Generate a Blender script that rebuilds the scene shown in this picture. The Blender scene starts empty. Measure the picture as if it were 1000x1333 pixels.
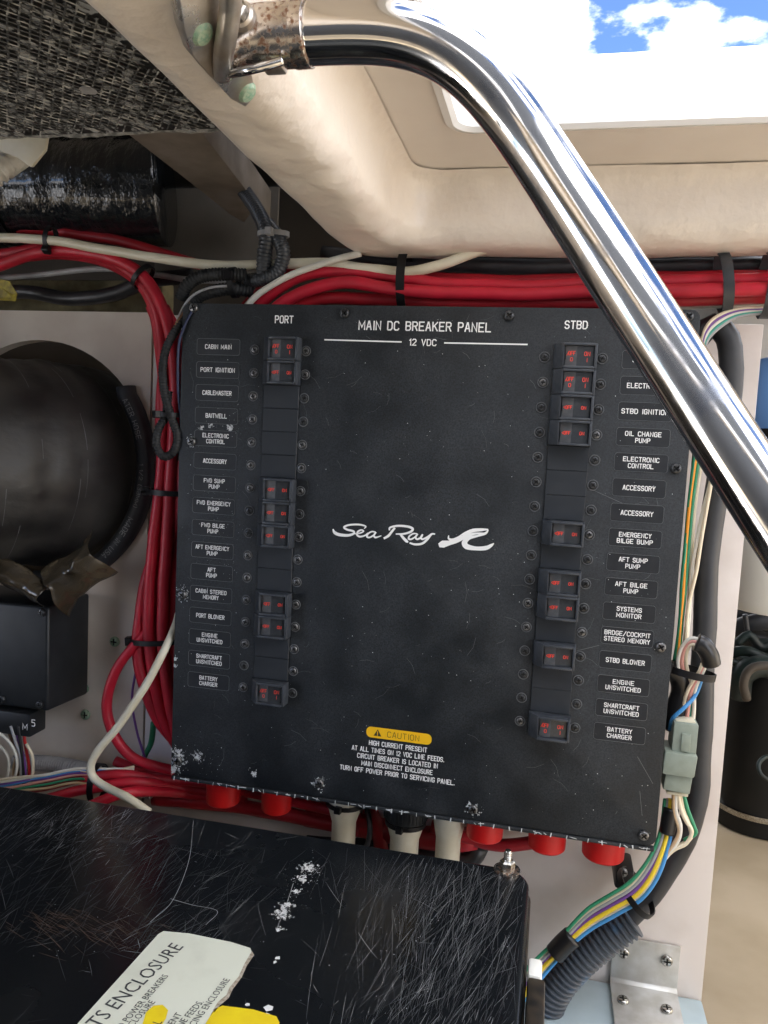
import bpy, bmesh, math, random
from mathutils import Vector, Matrix, noise as mnoise
random.seed(7)
S = bpy.context.scene
COL = S.collection
rad = math.radians

# ------------------------------------------------------------------ camera, world, sun, exposure
CAM = Vector((0.1103, -0.6262, 0.1002))
RX = Vector((0.9756, 0.2141, 0.0496)); RD = Vector((0.0676, -0.0779, -0.9947)); RF = Vector((-0.2091, 0.9737, -0.0905))
RF = RX.cross(-RD) * -1
RF = Vector((-0.2091, 0.9737, -0.0905)).normalized()
RX = (RX - RF * RX.dot(RF)).normalized(); RU = RX.cross(RF).normalized()
FPX = 1012.2
cd = bpy.data.cameras.new('camera'); cam = bpy.data.objects.new('camera', cd); COL.objects.link(cam)
cd.sensor_fit = 'VERTICAL'; cd.sensor_height = 36; cd.lens = FPX / 1333 * 36
cd.clip_start = 0.01; cd.clip_end = 500
m = Matrix.Identity(4)
for i in range(3):
    m[i][0] = RX[i]; m[i][1] = RU[i]; m[i][2] = -RF[i]; m[i][3] = CAM[i]
cam.matrix_world = m
S.camera = cam

SUN_AZ = Vector((-0.9, -0.35, 0.6)).normalized()      # direction towards the sun
w = bpy.data.worlds.new('World'); S.world = w; w.use_nodes = True
nt = w.node_tree; nt.nodes.clear()
N = nt.nodes.new; L = nt.links.new
sky = N('ShaderNodeTexSky'); sky.sky_type = 'NISHITA'; sky.sun_disc = False
sky.altitude = 2500; sky.ozone_density = 4.0; sky.dust_density = 0.2; sky.air_density = 0.45
sky.sun_elevation = math.asin(SUN_AZ.z); sky.sun_rotation = math.atan2(SUN_AZ.x, SUN_AZ.y)
tc = N('ShaderNodeTexCoord'); mp = N('ShaderNodeMapping'); mp.inputs['Scale'].default_value = (1, 1, 2.2)
mp.inputs['Location'].default_value = (1.48, .92, 2.04)
nz = N('ShaderNodeTexNoise'); nz.inputs['Scale'].default_value = 2.6; nz.inputs['Detail'].default_value = 9; nz.inputs['Roughness'].default_value = 0.55
cr = N('ShaderNodeValToRGB'); cr.color_ramp.elements[0].position = 0.42; cr.color_ramp.elements[1].position = 0.50
mx = N('ShaderNodeMixRGB'); mx.inputs['Color2'].default_value = (8, 8, 8.3, 1)
bg = N('ShaderNodeBackground'); bg.inputs['Strength'].default_value = 0.12
out = N('ShaderNodeOutputWorld')
L(tc.outputs['Generated'], mp.inputs['Vector']); L(mp.outputs[0], nz.inputs['Vector']); L(nz.outputs['Fac'], cr.inputs[0])
L(cr.outputs[0], mx.inputs['Fac']); L(sky.outputs[0], mx.inputs['Color1']); L(mx.outputs[0], bg.inputs['Color']); L(bg.outputs[0], out.inputs[0])

sd = bpy.data.lights.new('sun', 'SUN'); sd.energy = 3.0; sd.angle = rad(0.5); sd.color = (1, .95, .87)
so = bpy.data.objects.new('sun', sd); COL.objects.link(so); so.rotation_euler = SUN_AZ.to_track_quat('Z', 'Y').to_euler(); so.location = (2, -1, 3)
S.view_settings.view_transform = 'Standard'; S.view_settings.look = 'None'; S.view_settings.gamma = 1
S.view_settings.exposure = 2.6

# ------------------------------------------------------------------ measuring helpers (photo reading -> place in the world)
def ray(px, py):
    return RF + RX * ((px - 500) / FPX) - RU * ((py - 666.5) / FPX)
def at(px, py, Y=0.0):                # on the vertical plane y = Y
    d = ray(px, py); return CAM + d * ((Y - CAM.y) / d.y)
def atz(px, py, Z):                   # on the horizontal plane z = Z
    d = ray(px, py); return CAM + d * ((Z - CAM.z) / d.z)

# ------------------------------------------------------------------ materials
MATS = {}
def mat(name, c, rough=0.5, metal=0.0, c2=None, nscale=60, namt=0.5, bump=0.0, bscale=200, bdist=0.0005, spec=0.5,
        rrange=0.0, detail=5, trans=0.0, coat=0.0, emit=None, lo=0.35, hi=0.65, stretch=(1, 1, 1), alpha=1.0):
    if name in MATS: return MATS[name]
    M = bpy.data.materials.new(name); M.use_nodes = True; t = M.node_tree; b = t.nodes['Principled BSDF']
    b.inputs['Base Color'].default_value = (*c, 1); b.inputs['Roughness'].default_value = rough; b.inputs['Metallic'].default_value = metal
    b.inputs['Specular IOR Level'].default_value = spec; b.inputs['Transmission Weight'].default_value = trans; b.inputs['Coat Weight'].default_value = coat
    b.inputs['Alpha'].default_value = alpha
    if c2 is not None or bump or rrange:
        co = t.nodes.new('ShaderNodeTexCoord'); mpn = t.nodes.new('ShaderNodeMapping'); mpn.inputs['Scale'].default_value = stretch
        t.links.new(co.outputs['Object'], mpn.inputs['Vector'])
        n1 = t.nodes.new('ShaderNodeTexNoise'); n1.inputs['Scale'].default_value = nscale; n1.inputs['Detail'].default_value = detail
        t.links.new(mpn.outputs[0], n1.inputs['Vector'])
        mr = t.nodes.new('ShaderNodeMapRange'); mr.inputs['From Min'].default_value = lo; mr.inputs['From Max'].default_value = hi
        t.links.new(n1.outputs['Fac'], mr.inputs['Value'])
        if c2 is not None:
            mxn = t.nodes.new('ShaderNodeMixRGB'); mxn.inputs['Color1'].default_value = (*c, 1); mxn.inputs['Color2'].default_value = (*c2, 1)
            t.links.new(mr.outputs[0], mxn.inputs['Fac']); t.links.new(mxn.outputs[0], b.inputs['Base Color'])
        if rrange:
            r2 = t.nodes.new('ShaderNodeMapRange'); r2.inputs['From Min'].default_value = lo; r2.inputs['From Max'].default_value = hi
            r2.inputs['To Min'].default_value = rough; r2.inputs['To Max'].default_value = rough + rrange
            t.links.new(n1.outputs['Fac'], r2.inputs['Value']); t.links.new(r2.outputs[0], b.inputs['Roughness'])
        if bump:
            n2 = t.nodes.new('ShaderNodeTexNoise'); n2.inputs['Scale'].default_value = bscale; n2.inputs['Detail'].default_value = 4
            t.links.new(mpn.outputs[0], n2.inputs['Vector'])
            bn = t.nodes.new('ShaderNodeBump'); bn.inputs['Strength'].default_value = bump; bn.inputs['Distance'].default_value = bdist
            t.links.new(n2.outputs['Fac'], bn.inputs['Height']); t.links.new(bn.outputs[0], b.inputs['Normal'])
    MATS[name] = M
    return M

M_panel = mat('black powder coat', (.010, .0125, .015), .50, spec=.42, c2=(.026, .030, .034), nscale=22, bump=.5, bscale=1400, bdist=.0002, rrange=.22, detail=8, lo=.36, hi=.68)
t_ = M_panel.node_tree; b_ = t_.nodes['Principled BSDF']; src = b_.inputs['Base Color'].links[0].from_socket
co_ = t_.nodes.new('ShaderNodeTexCoord'); n_ = t_.nodes.new('ShaderNodeTexNoise'); n_.inputs['Scale'].default_value = 950; n_.inputs['Detail'].default_value = 2
t_.links.new(co_.outputs['Object'], n_.inputs['Vector']); m_ = t_.nodes.new('ShaderNodeMapRange'); m_.inputs['From Min'].default_value = .3; m_.inputs['From Max'].default_value = .72; m_.inputs['To Min'].default_value = .55; m_.inputs['To Max'].default_value = 1.5
t_.links.new(n_.outputs['Fac'], m_.inputs['Value']); v_ = t_.nodes.new('ShaderNodeVectorMath'); v_.operation = 'SCALE'
t_.links.new(src, v_.inputs[0]); t_.links.new(m_.outputs[0], v_.inputs['Scale']); t_.links.new(v_.outputs[0], b_.inputs['Base Color'])
M_box = mat('black box sides', (.015, .016, .018), .5, c2=(.03, .03, .032))
M_brk = mat('breaker black', (.040, .046, .056), .34, c2=(.055, .062, .072), nscale=300)
M_rock = mat('rocker grey', (.075, .08, .085), .22, c2=(.10, .10, .105), nscale=200)
M_rock2 = mat('rocker dark', (.030, .033, .038), .22, c2=(.042, .046, .05), nscale=200)
M_blank = mat('blank filler', (.021, .025, .030), .42, c2=(.026, .030, .036), nscale=60, rrange=.12, spec=.4)
M_labp = mat('label plate black', (.011, .013, .016), .52, spec=.42, c2=(.020, .023, .027), nscale=60)
M_red = mat('red print', (.85, .06, .035), .5)
M_white = mat('white lettering', (.90, .90, .88), .5)
M_edge = mat('label edge', (.11, .115, .12), .4)
M_steel = mat('screw steel', (.30, .30, .30), .35, .9, c2=(.10, .10, .10), nscale=500)
M_dscrew = mat('dark screw', (.10, .105, .11), .32, .7, c2=(.04, .04, .04), nscale=600)
M_slot = mat('slot dark', (.01, .01, .01), .7)
M_bscrew = mat('bright screw', (.62, .61, .58), .25, 1.0, c2=(.3, .28, .24), nscale=500)
M_gscrew = mat('verdigris screw', (.20, .36, .24), .6, .2, c2=(.42, .50, .36), nscale=700)
M_chalk = mat('chalky corrosion', (.62, .64, .64), .9)
M_cream = mat('cream gelcoat', (.84, .765, .67), .36, c2=(.80, .715, .61), nscale=10, bump=.8, bscale=45, bdist=.004, coat=.2, lo=.3, hi=.75)
M_smooth = mat('smooth cream moulding', (.83, .77, .69), .38, c2=(.75, .68, .60), nscale=9, bump=.2, bscale=20, bdist=.002)
M_gel = mat('white gelcoat', (.85, .85, .84), .22, coat=.3)
M_bulk = mat('bulkhead paint', (.74, .66, .56), .5, c2=(.62, .53, .44), nscale=18, detail=9, bump=.15, bscale=60, bdist=.001)
M_bulkr = mat('bulkhead pale paint', (.76, .70, .66), .45, c2=(.62, .55, .50), nscale=16, detail=9, lo=.45, hi=.75, bump=.15, bscale=60, bdist=.001)
M_edgew = mat('bulkhead cut edge', (.72, .66, .58), .7, c2=(.5, .4, .3), nscale=150)
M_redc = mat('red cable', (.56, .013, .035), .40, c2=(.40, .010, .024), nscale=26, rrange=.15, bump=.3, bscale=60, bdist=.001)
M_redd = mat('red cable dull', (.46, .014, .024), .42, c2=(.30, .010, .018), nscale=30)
M_creamc = mat('cream cable', (.74, .70, .56), .36, c2=(.62, .57, .42), nscale=30)
M_whitec = mat('white cable', (.70, .68, .60), .4, c2=(.55, .52, .44), nscale=40)
M_greyc = mat('grey cable', (.40, .40, .40), .5, c2=(.24, .24, .24), nscale=40)
M_blackc = mat('black cable', (.018, .019, .021), .38, c2=(.035, .035, .038), nscale=50)
M_loom = mat('loom plastic', (.030, .034, .040), .38, c2=(.055, .060, .066), nscale=60)
M_loomd = mat('loom dark', (.014, .015, .016), .55, spec=.3, c2=(.028, .029, .03), nscale=60)
M_zip = mat('zip tie nylon', (.008, .008, .009), .42, spec=.3)
M_rubber = mat('rubber hose', (.020, .022, .026), .40, c2=(.045, .047, .052), nscale=24, bump=.2, bscale=300, bdist=.0003, rrange=.15)
M_duct = mat('duct rubber', (.012, .012, .012), .40, c2=(.045, .042, .037), nscale=13, bump=.6, bscale=26, bdist=.003, detail=9, rrange=.25, stretch=(1, 1, 1.8))
M_ductp = mat('plastic wrapped duct', (.010, .012, .014), .13, bump=1.0, bscale=38, bdist=.006, stretch=(2.2, 1, 1), coat=.4)
M_jbox = mat('junction box black', (.012, .014, .016), .40, c2=(.02, .022, .024), nscale=60)
M_lid = mat('glossy black lid', (.004, .0055, .0075), .19, c2=(.009, .0105, .012), nscale=7, rrange=.16, lo=.30, hi=.75, detail=8, bump=.12, bscale=90, bdist=.0004)
M_rim = mat('lid worn rim', (.05, .038, .026), .4, c2=(.012, .012, .012), nscale=90)
M_scr1 = mat('scratch light', (.40, .41, .42), .6)
M_scr2 = mat('scratch mid', (.14, .145, .15), .5)
M_scr3 = mat('scratch faint', (.045, .048, .052), .45)
M_stick = mat('sticker pale', (.72, .75, .64), .35, c2=(.60, .62, .52), nscale=35, lo=.5, hi=.8)
M_styel = mat('sticker yellow', (.88, .70, .02), .35, c2=(.75, .55, .02), nscale=40)
M_ink = mat('sticker ink', (.05, .055, .06), .5)
M_yel = mat('caution yellow', (.90, .52, .01), .45)
M_yink = mat('caution ink', (.05, .04, .02), .5)
M_boot = mat('red rubber boot', (.66, .012, .012), .42, c2=(.55, .01, .01), nscale=50)
M_fit = mat('cream fitting', (.66, .62, .50), .38, c2=(.55, .50, .38), nscale=50)
M_chrome = mat('polished stainless', (.80, .78, .75), .09, 1.0, c2=(.34, .36, .40), nscale=60, lo=.50, hi=.70, rrange=.18, detail=9)
M_rust = mat('rust spotted stainless', (.60, .55, .50), .22, 1.0, c2=(.30, .17, .11), nscale=420, lo=.50, hi=.66, rrange=.4, detail=7)
M_brkt = mat('bracket stainless', (.80, .79, .77), .24, .9, c2=(.45, .38, .30), nscale=60, rrange=.25)
M_alu = mat('aluminium bracket', (.62, .62, .60), .42, .55, c2=(.50, .49, .45), nscale=70, bump=.2, bscale=300, bdist=.0003)
M_shelf = mat('pale blue gelcoat', (.46, .56, .60), .4, c2=(.38, .47, .50), nscale=20)
M_conn = mat('grey green connector', (.27, .31, .26), .45, c2=(.23, .27, .22), nscale=120)
M_floor = mat('tan bilge floor', (.50, .41, .29), .6, c2=(.40, .32, .21), nscale=9, detail=9, bump=.2, bscale=30, bdist=.002)
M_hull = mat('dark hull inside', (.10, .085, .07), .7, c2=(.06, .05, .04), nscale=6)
M_foil = mat('insulation foam', (.010, .011, .011), .55, c2=(.36, .38, .39), nscale=240, lo=.52, hi=.58, detail=3, bump=.8, bscale=160, bdist=.002, stretch=(1, .6, 1))
M_thread = mat('scrim thread', (.07, .072, .072), .5, c2=(.42, .42, .39), nscale=160, lo=.5, hi=.62)
M_brown = mat('brown grey stringer', (.22, .19, .16), .6, c2=(.14, .115, .09), nscale=30, bump=.4, bscale=60, bdist=.002)
M_plate = mat('grey cavity plate', (.20, .18, .155), .6, c2=(.16, .145, .12), nscale=20)
M_foam = mat('old yellow foam', (.22, .19, .10), .8, c2=(.12, .10, .05), nscale=60, bump=.7, bscale=120, bdist=.002)
M_wrap = mat('brown plastic film', (.13, .10, .062), .20, c2=(.035, .027, .017), nscale=26, bump=.3, bscale=90, bdist=.002, coat=.4, trans=.3)
M_teal = mat('teal hose fitting', (.006, .024, .022), .5, c2=(.012, .015, .015), nscale=20)
M_pump = mat('black pump', (.006, .007, .007), .4, spec=.3, c2=(.012, .012, .012), nscale=15)
M_filter = mat('white filter', (.86, .86, .80), .35)
M_blue = mat('blue drum', (.16, .33, .66), .3)
M_tape = mat('black tape', (.012, .012, .013), .3)
WIRE = {}
for n_, c_ in dict(green=(.03, .26, .13), teal=(.05, .34, .26), orange=(.80, .30, .02), yellow=(.85, .62, .04), purple=(.18, .07, .30), blue=(.06, .28, .62),
                   white=(.76, .73, .64), cream=(.78, .68, .50), pink=(.75, .36, .30), brown=(.20, .10, .05), tan=(.60, .42, .25), red=(.65, .03, .03),
                   black=(.015, .015, .017), navy=(.02, .03, .08), grey=(.35, .35, .36)).items():
    WIRE[n_] = mat(n_ + ' wire', c_, .38)

# ------------------------------------------------------------------ object helpers
def empty(name, label, cat, loc=(0, 0, 0), group=None, kind=None):
    o = bpy.data.objects.new(name, None); COL.objects.link(o); o.location = loc; o.empty_display_size = .02
    tag(o, label, cat, group, kind); return o
def tag(o, label=None, cat=None, group=None, kind=None):
    if label: o['label'] = label
    if cat: o['category'] = cat
    if group: o['group'] = group
    if kind: o['kind'] = kind
    return o
def wloc(o):
    p = Vector(o.location)
    return p + wloc(o.parent) if o.parent else p
def mesh(name, V, F, M, parent=None, origin=None, smooth=False, mats=None, fm=None, label=None):
    """V in world coordinates; the object's origin goes to `origin` (default: the centre)."""
    V = [Vector(v) for v in V]
    if origin is None:
        lo = Vector([min(v[i] for v in V) for i in range(3)]); hi = Vector([max(v[i] for v in V) for i in range(3)]); origin = (lo + hi) / 2
    origin = Vector(origin)
    me = bpy.data.meshes.new(name); me.from_pydata([v - origin for v in V], [], F)
    for mm in (mats or [M]): me.materials.append(mm)
    if fm: me.polygons.foreach_set('material_index', fm)
    if smooth: me.polygons.foreach_set('use_smooth', [True] * len(F))
    me.update()
    o = bpy.data.objects.new(name, me); COL.objects.link(o)
    if parent: o.parent = parent; o.location = origin - wloc(parent)
    else: o.location = origin
    if label: o['label'] = label
    return o
def put(name, src, parent, pos, rot=None):
    o = src.copy(); o.name = name; COL.objects.link(o); o.parent = parent
    o.location = Vector(pos) - (wloc(parent) if parent else Vector()); 
    if rot is not None: o.rotation_euler = rot
    return o
def fix_normals(o):
    bm = bmesh.new(); bm.from_mesh(o.data); bmesh.ops.recalc_face_normals(bm, faces=bm.faces); bm.to_mesh(o.data); bm.free(); return o
def smooth_angle(o, ang=35):
    bm = bmesh.new(); bm.from_mesh(o.data); bmesh.ops.recalc_face_normals(bm, faces=bm.faces)
    for e in bm.edges:
        e.smooth = not (len(e.link_faces) == 2 and e.calc_face_angle(0) > rad(ang))
    for f in bm.faces: f.smooth = True
    bm.to_mesh(o.data); bm.free(); return o
def bevel(o, wd, seg=2, ang=30):
    bm = bmesh.new(); bm.from_mesh(o.data); bmesh.ops.recalc_face_normals(bm, faces=bm.faces)
    es = [e for e in bm.edges if len(e.link_faces) == 2 and e.calc_face_angle(0) > rad(ang)]
    bmesh.ops.bevel(bm, geom=es, offset=wd, segments=seg, affect='EDGES', profile=.5, clamp_overlap=True)
    bm.to_mesh(o.data); bm.free(); smooth_angle(o); return o
def boxv(x0, x1, y0, y1, z0, z1):
    V = [(x, y, z) for x in (x0, x1) for y in (y0, y1) for z in (z0, z1)]
    F = [(0, 1, 3, 2), (4, 6, 7, 5), (0, 4, 5, 1), (2, 3, 7, 6), (0, 2, 6, 4), (1, 5, 7, 3)]
    return V, F
def box(name, x0, x1, y0, y1, z0, z1, M, parent=None, bev=0, seg=2, label=None):
    V, F = boxv(x0, x1, y0, y1, z0, z1); o = mesh(name, V, F, M, parent, label=label)
    if bev: bevel(o, bev, seg)
    return o
def join_boxes(name, boxes, M, parent=None, bev=0):
    V = []; F = []
    for b in boxes:
        v, f = boxv(*b); k = len(V); V += v; F += [tuple(i + k for i in q) for q in f]
    o = mesh(name, V, F, M, parent)
    if bev: bevel(o, bev, 1)
    return o
def catmull(P, per=8):
    P = [Vector(p) for p in P]
    if len(P) < 3:
        return [P[0].lerp(P[1], i / per) for i in range(per + 1)]
    Q = [P[0] * 2 - P[1]] + P + [P[-1] * 2 - P[-2]]; R = []
    for i in range(1, len(Q) - 2):
        a, b, c, d = Q[i - 1:i + 3]
        for k in range(per):
            t = k / per
            R.append(.5 * ((2 * b) + (c - a) * t + (2 * a - 5 * b + 4 * c - d) * t * t + (3 * b - a - 3 * c + d) * t ** 3))
    R.append(P[-1]); return R
def resample(P, step):
    L_ = [0]
    for a, b in zip(P, P[1:]): L_.append(L_[-1] + (b - a).length)
    n = max(2, int(L_[-1] / step)); R = []; j = 0
    for i in range(n + 1):
        s = L_[-1] * i / n
        while j < len(P) - 2 and L_[j + 1] < s: j += 1
        t = (s - L_[j]) / max(1e-9, L_[j + 1] - L_[j]); R.append(P[j].lerp(P[j + 1], min(1, t)))
    return R
def frames(P):
    T = []
    for i in range(len(P)):
        a = P[max(0, i - 1)]; b = P[min(len(P) - 1, i + 1)]; T.append((b - a).normalized())
    n = T[0].orthogonal().normalized(); Rr = []
    for i, t in enumerate(T):
        n = (n - t * n.dot(t)).normalized(); Rr.append((t, n, t.cross(n)))
    return Rr
def tubev(P, r, seg=10, caps=True, rf=None, squash=None):
    fr = frames(P); V = []; F = []
    for i, (p, (t, n, b)) in enumerate(zip(P, fr)):
        rr = rf(i, p) if rf else r
        for k in range(seg):
            a = 2 * math.pi * k / seg; V.append(p + (n * math.cos(a) + b * math.sin(a)) * rr)
    for i in range(len(P) - 1):
        for k in range(seg):
            k2 = (k + 1) % seg
            F.append((i * seg + k, i * seg + k2, (i + 1) * seg + k2, (i + 1) * seg + k))
    if caps:
        F.append(tuple(range(seg - 1, -1, -1))); e = (len(P) - 1) * seg; F.append(tuple(range(e, e + seg)))
    return V, F
def tube(name, P, r, M, parent=None, seg=10, per=8, smooth=True, caps=True, rf=None, spline=True):
    P = catmull(P, per) if spline else [Vector(p) for p in P]
    V, F = tubev(P, r, seg, caps, rf); o = mesh(name, V, F, M, parent, smooth=smooth); return o
def px3(pts, Y0=None):
    return [at(p[0], p[1], p[2] if len(p) > 2 else Y0) for p in pts]
def cable(name, label, pts, dia, M, group=None, cat='cable', Y=.04, seg=10, per=8):
    P = resample(catmull(px3(pts, Y), 8), max(.004, dia * .9)); wob = min(.0012, dia * .13)
    P = [p + mnoise.noise_vector(p * 28 + Vector((dia * 900, 0, len(pts)))) * wob for p in P]
    o = tube(name, P, dia / 2, M, seg=seg, per=2, rf=lambda i, p: dia / 2 * (1 + .03 * mnoise.noise(p * 90))); tag(o, label, cat, group); return o
def loom(name, label, P, dia, M, group=None, pitch=.0032, cat='corrugated conduit', seg=12, parent=None, depth=.12):
    P = resample(catmull(P, 10), pitch / 4)
    o_r = dia / 2
    V, F = tubev(P, o_r, seg, True, rf=lambda i, p: o_r * (1 - depth * (1 if i % 4 in (2, 3) else 0)))
    o = mesh(name, V, F, M, parent, smooth=False); smooth_angle(o, 50)
    if label: tag(o, label, cat, group)
    return o
def lathe(name, prof, M, parent=None, c=(0, 0, 0), axis='Z', seg=24, smooth=True, ang=35, label=None):
    """prof: list of (r, h)"""
    V = []; F = []; c = Vector(c)
    for r, h in prof:
        for k in range(seg):
            a = 2 * math.pi * k / seg; x, y = r * math.cos(a), r * math.sin(a)
            V.append(c + {'Z': Vector((x, y, h)), 'Y': Vector((x, -h, y)), 'X': Vector((h, x, y))}[axis])
    for i in range(len(prof) - 1):
        for k in range(seg):
            k2 = (k + 1) % seg; F.append((i * seg + k, i * seg + k2, (i + 1) * seg + k2, (i + 1) * seg + k))
    F.append(tuple(range(seg - 1, -1, -1))); e = (len(prof) - 1) * seg; F.append(tuple(range(e, e + seg)))
    o = mesh(name, V, F, M, parent, label=label)
    smooth_angle(o, ang) if smooth else fix_normals(o)
    return o
def poly_prism(name, pts, d, M, parent=None, bev=0):
    """pts: world points of one face, d: extrusion vector"""
    n = len(pts); V = [Vector(p) for p in pts] + [Vector(p) + Vector(d) for p in pts]
    F = [tuple(range(n)), tuple(range(2 * n - 1, n - 1, -1))] + [(i, i + n, (i + 1) % n + n, (i + 1) % n) for i in range(n)]
    o = mesh(name, V, F, M, parent); fix_normals(o)
    if bev: bevel(o, bev)
    return o
def rrect(x0, x1, z0, z1, r, seg=5):
    P = []
    for cx, cz, a0 in ((x1 - r, z1 - r, 0), (x0 + r, z1 - r, 90), (x0 + r, z0 + r, 180), (x1 - r, z0 + r, 270)):
        for k in range(seg + 1):
            a = rad(a0 + 90 * k / seg); P.append((cx + r * math.cos(a), cz + r * math.sin(a)))
    return P

# --- screw heads (Phillips): local, axis -Y (towards the camera), origin on the surface
def screw_mesh(name, R, hgt, M, ring=0, slot=True):
    V = []; F = []; fm = []
    a_ = R * .62; b_ = R * .14
    plus = [(b_, a_), (-b_, a_), (-b_, b_), (-a_, b_), (-a_, -b_), (-b_, -b_), (-b_, -a_), (b_, -a_), (b_, -b_), (a_, -b_), (a_, b_), (b_, b_)]
    angs = [math.atan2(z, x) for x, z in plus]
    for x, z in plus: V.append((x, -hgt * .93, z))
    for x, z in plus: V.append((x * .8, -hgt * .25, z * .8))
    rings = [(.80, .95), (.93, .72), (1.0, .35), (1.0, -.05)]
    for rr, hh in rings:
        for a in angs: V.append((R * rr * math.cos(a), -hgt * hh, R * rr * math.sin(a)))
    n = 12
    for i in range(n):
        j = (i + 1) % n
        F.append((i, j, n + j, n + i)); fm.append(1)
        F.append((i, j, 2 * n + j, 2 * n + i)); fm.append(0)
        for k in range(len(rings) - 1):
            F.append(((2 + k) * n + i, (2 + k) * n + j, (3 + k) * n + j, (3 + k) * n + i)); fm.append(0)
    F.append(tuple(range(n, 2 * n))); fm.append(1)
    if ring:
        s = 20; k0 = len(V)
        for rr, hh in ((ring * .84, -.0001), (ring * .88, .0005), (ring, .0005), (ring * 1.05, -.0001)):
            for k in range(s):
                a = 2 * math.pi * k / s; V.append((rr * math.cos(a), -hh, rr * math.sin(a)))
        for q in range(3):
            for k in range(s):
                k2 = (k + 1) % s; F.append((k0 + q * s + k, k0 + q * s + k2, k0 + (q + 1) * s + k2, k0 + (q + 1) * s + k)); fm.append(2)
    me = bpy.data.meshes.new(name); me.from_pydata(V, [], F)
    for mm in (M, M_slot, M_edge): me.materials.append(mm)
    me.polygons.foreach_set('material_index', fm); me.update()
    o = bpy.data.objects.new(name, me); smooth_angle(o, 60); return o       # not linked: a template
SC_RING = screw_mesh('screw_small', .0029, .0012, M_dscrew, ring=.0041)
SC_RINGB = screw_mesh('screw_small_worn', .0029, .0012, M_steel, ring=.0041)
SC_PAN = screw_mesh('screw_pan', .0040, .0026, M_dscrew)
SC_PANB = screw_mesh('screw_pan_worn', .0040, .0026, M_steel)
SC_BR = screw_mesh('screw_bright', .0052, .0030, M_bscrew)
SC_GR = screw_mesh('screw_green', .0054, .0030, M_gscrew)

# --- engraver's single-stroke lettering
G = {
 'A': [[(0, 0), (0, 0.2), (1.7, 6), (2.3, 6), (4, 0)], [(.7, 2), (3.3, 2)]], 'B': [[(0, 0), (0, 6), (3, 6), (4, 5.2), (4, 4), (3, 3.1), (4, 2.2), (4, 1), (3, 0), (0, 0)], [(0, 3.1), (3, 3.1)]],
 'C': [[(4, 5), (3.2, 6), (1, 6), (0, 5), (0, 1), (1, 0), (3.2, 0), (4, 1)]], 'D': [[(0, 0), (0, 6), (2.8, 6), (4, 4.8), (4, 1.2), (2.8, 0), (0, 0)]],
 'E': [[(4, 6), (0, 6), (0, 0), (4, 0)], [(0, 3.1), (3.2, 3.1)]], 'F': [[(4, 6), (0, 6), (0, 0)], [(0, 3.1), (3.2, 3.1)]],
 'G': [[(4, 5), (3.2, 6), (1, 6), (0, 5), (0, 1), (1, 0), (3.2, 0), (4, 1), (4, 2.8), (2.4, 2.8)]], 'H': [[(0, 0), (0, 6)], [(4, 0), (4, 6)], [(0, 3.1), (4, 3.1)]],
 'I': [[(.6, 0), (.6, 6)]], 'J': [[(4, 6), (4, 1), (3, 0), (1, 0), (0, 1)]], 'K': [[(0, 0), (0, 6)], [(4, 6), (.2, 2.6)], [(1.4, 3.6), (4, 0)]], 'L': [[(0, 6), (0, 0), (4, 0)]],
 'M': [[(0, 0), (0, 6), (2.6, 1.6), (5.2, 6), (5.2, 0)]], 'N': [[(0, 0), (0, 6), (4, 0), (4, 6)]], 'O': [[(1, 6), (3, 6), (4, 5), (4, 1), (3, 0), (1, 0), (0, 1), (0, 5), (1, 6)]],
 'P': [[(0, 0), (0, 6), (3, 6), (4, 5.2), (4, 3.6), (3, 2.8), (0, 2.8)]], 'R': [[(0, 0), (0, 6), (3, 6), (4, 5.2), (4, 3.8), (3, 3), (0, 3)], [(2.2, 3), (4, 0)]],
 'S': [[(4, 5), (3, 6), (1, 6), (0, 5), (0, 4), (1, 3.1), (3, 3), (4, 2), (4, 1), (3, 0), (1, 0), (0, 1)]], 'T': [[(0, 6), (4, 6)], [(2, 6), (2, 0)]],
 'U': [[(0, 6), (0, 1), (1, 0), (3, 0), (4, 1), (4, 6)]], 'V': [[(0, 6), (2, 0), (4, 6)]], 'W': [[(0, 6), (1.4, 0), (2.9, 4.6), (4.4, 0), (5.8, 6)]],
 'X': [[(0, 0), (4, 6)], [(0, 6), (4, 0)]], 'Y': [[(0, 6), (2, 3), (4, 6)], [(2, 3), (2, 0)]], '1': [[(0, 4.8), (1.2, 6), (1.2, 0)]], '2': [[(0, 5), (1, 6), (3, 6), (4, 5), (4, 3.8), (0, 0), (4, 0)]],
 '5': [[(4, 6), (0, 6), (0, 3.4), (3, 3.4), (4, 2.6), (4, 1), (3, 0), (0, 0)]], '3': [[(0, 6), (4, 6), (2, 3.6), (4, 2.4), (4, 1), (3, 0), (0, .4)]], '8': [[(1, 3.1), (0, 4), (0, 5.2), (1, 6), (3, 6), (4, 5.2), (4, 4), (3, 3.1), (4, 2.2), (4, 1), (3, 0), (1, 0), (0, 1), (0, 2.2), (1, 3.1), (3, 3.1)]],
 '0': [[(1, 6), (3, 6), (4, 5), (4, 1), (3, 0), (1, 0), (0, 1), (0, 5), (1, 6)]], '/': [[(0, -.5), (4, 6.5)]], '.': [[(.3, 0), (.3, .5)]], '(': [[(1.4, 7), (.2, 5), (.2, 1), (1.4, -1)]], ')': [[(0, 7), (1.2, 5), (1.2, 1), (0, -1)]], '<': [[(3, 5), (0, 3), (3, 1)]],
}
def gw(ch):
    if ch == ' ': return 2.6
    return max(x for s in G[ch] for x, _ in s)
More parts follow.
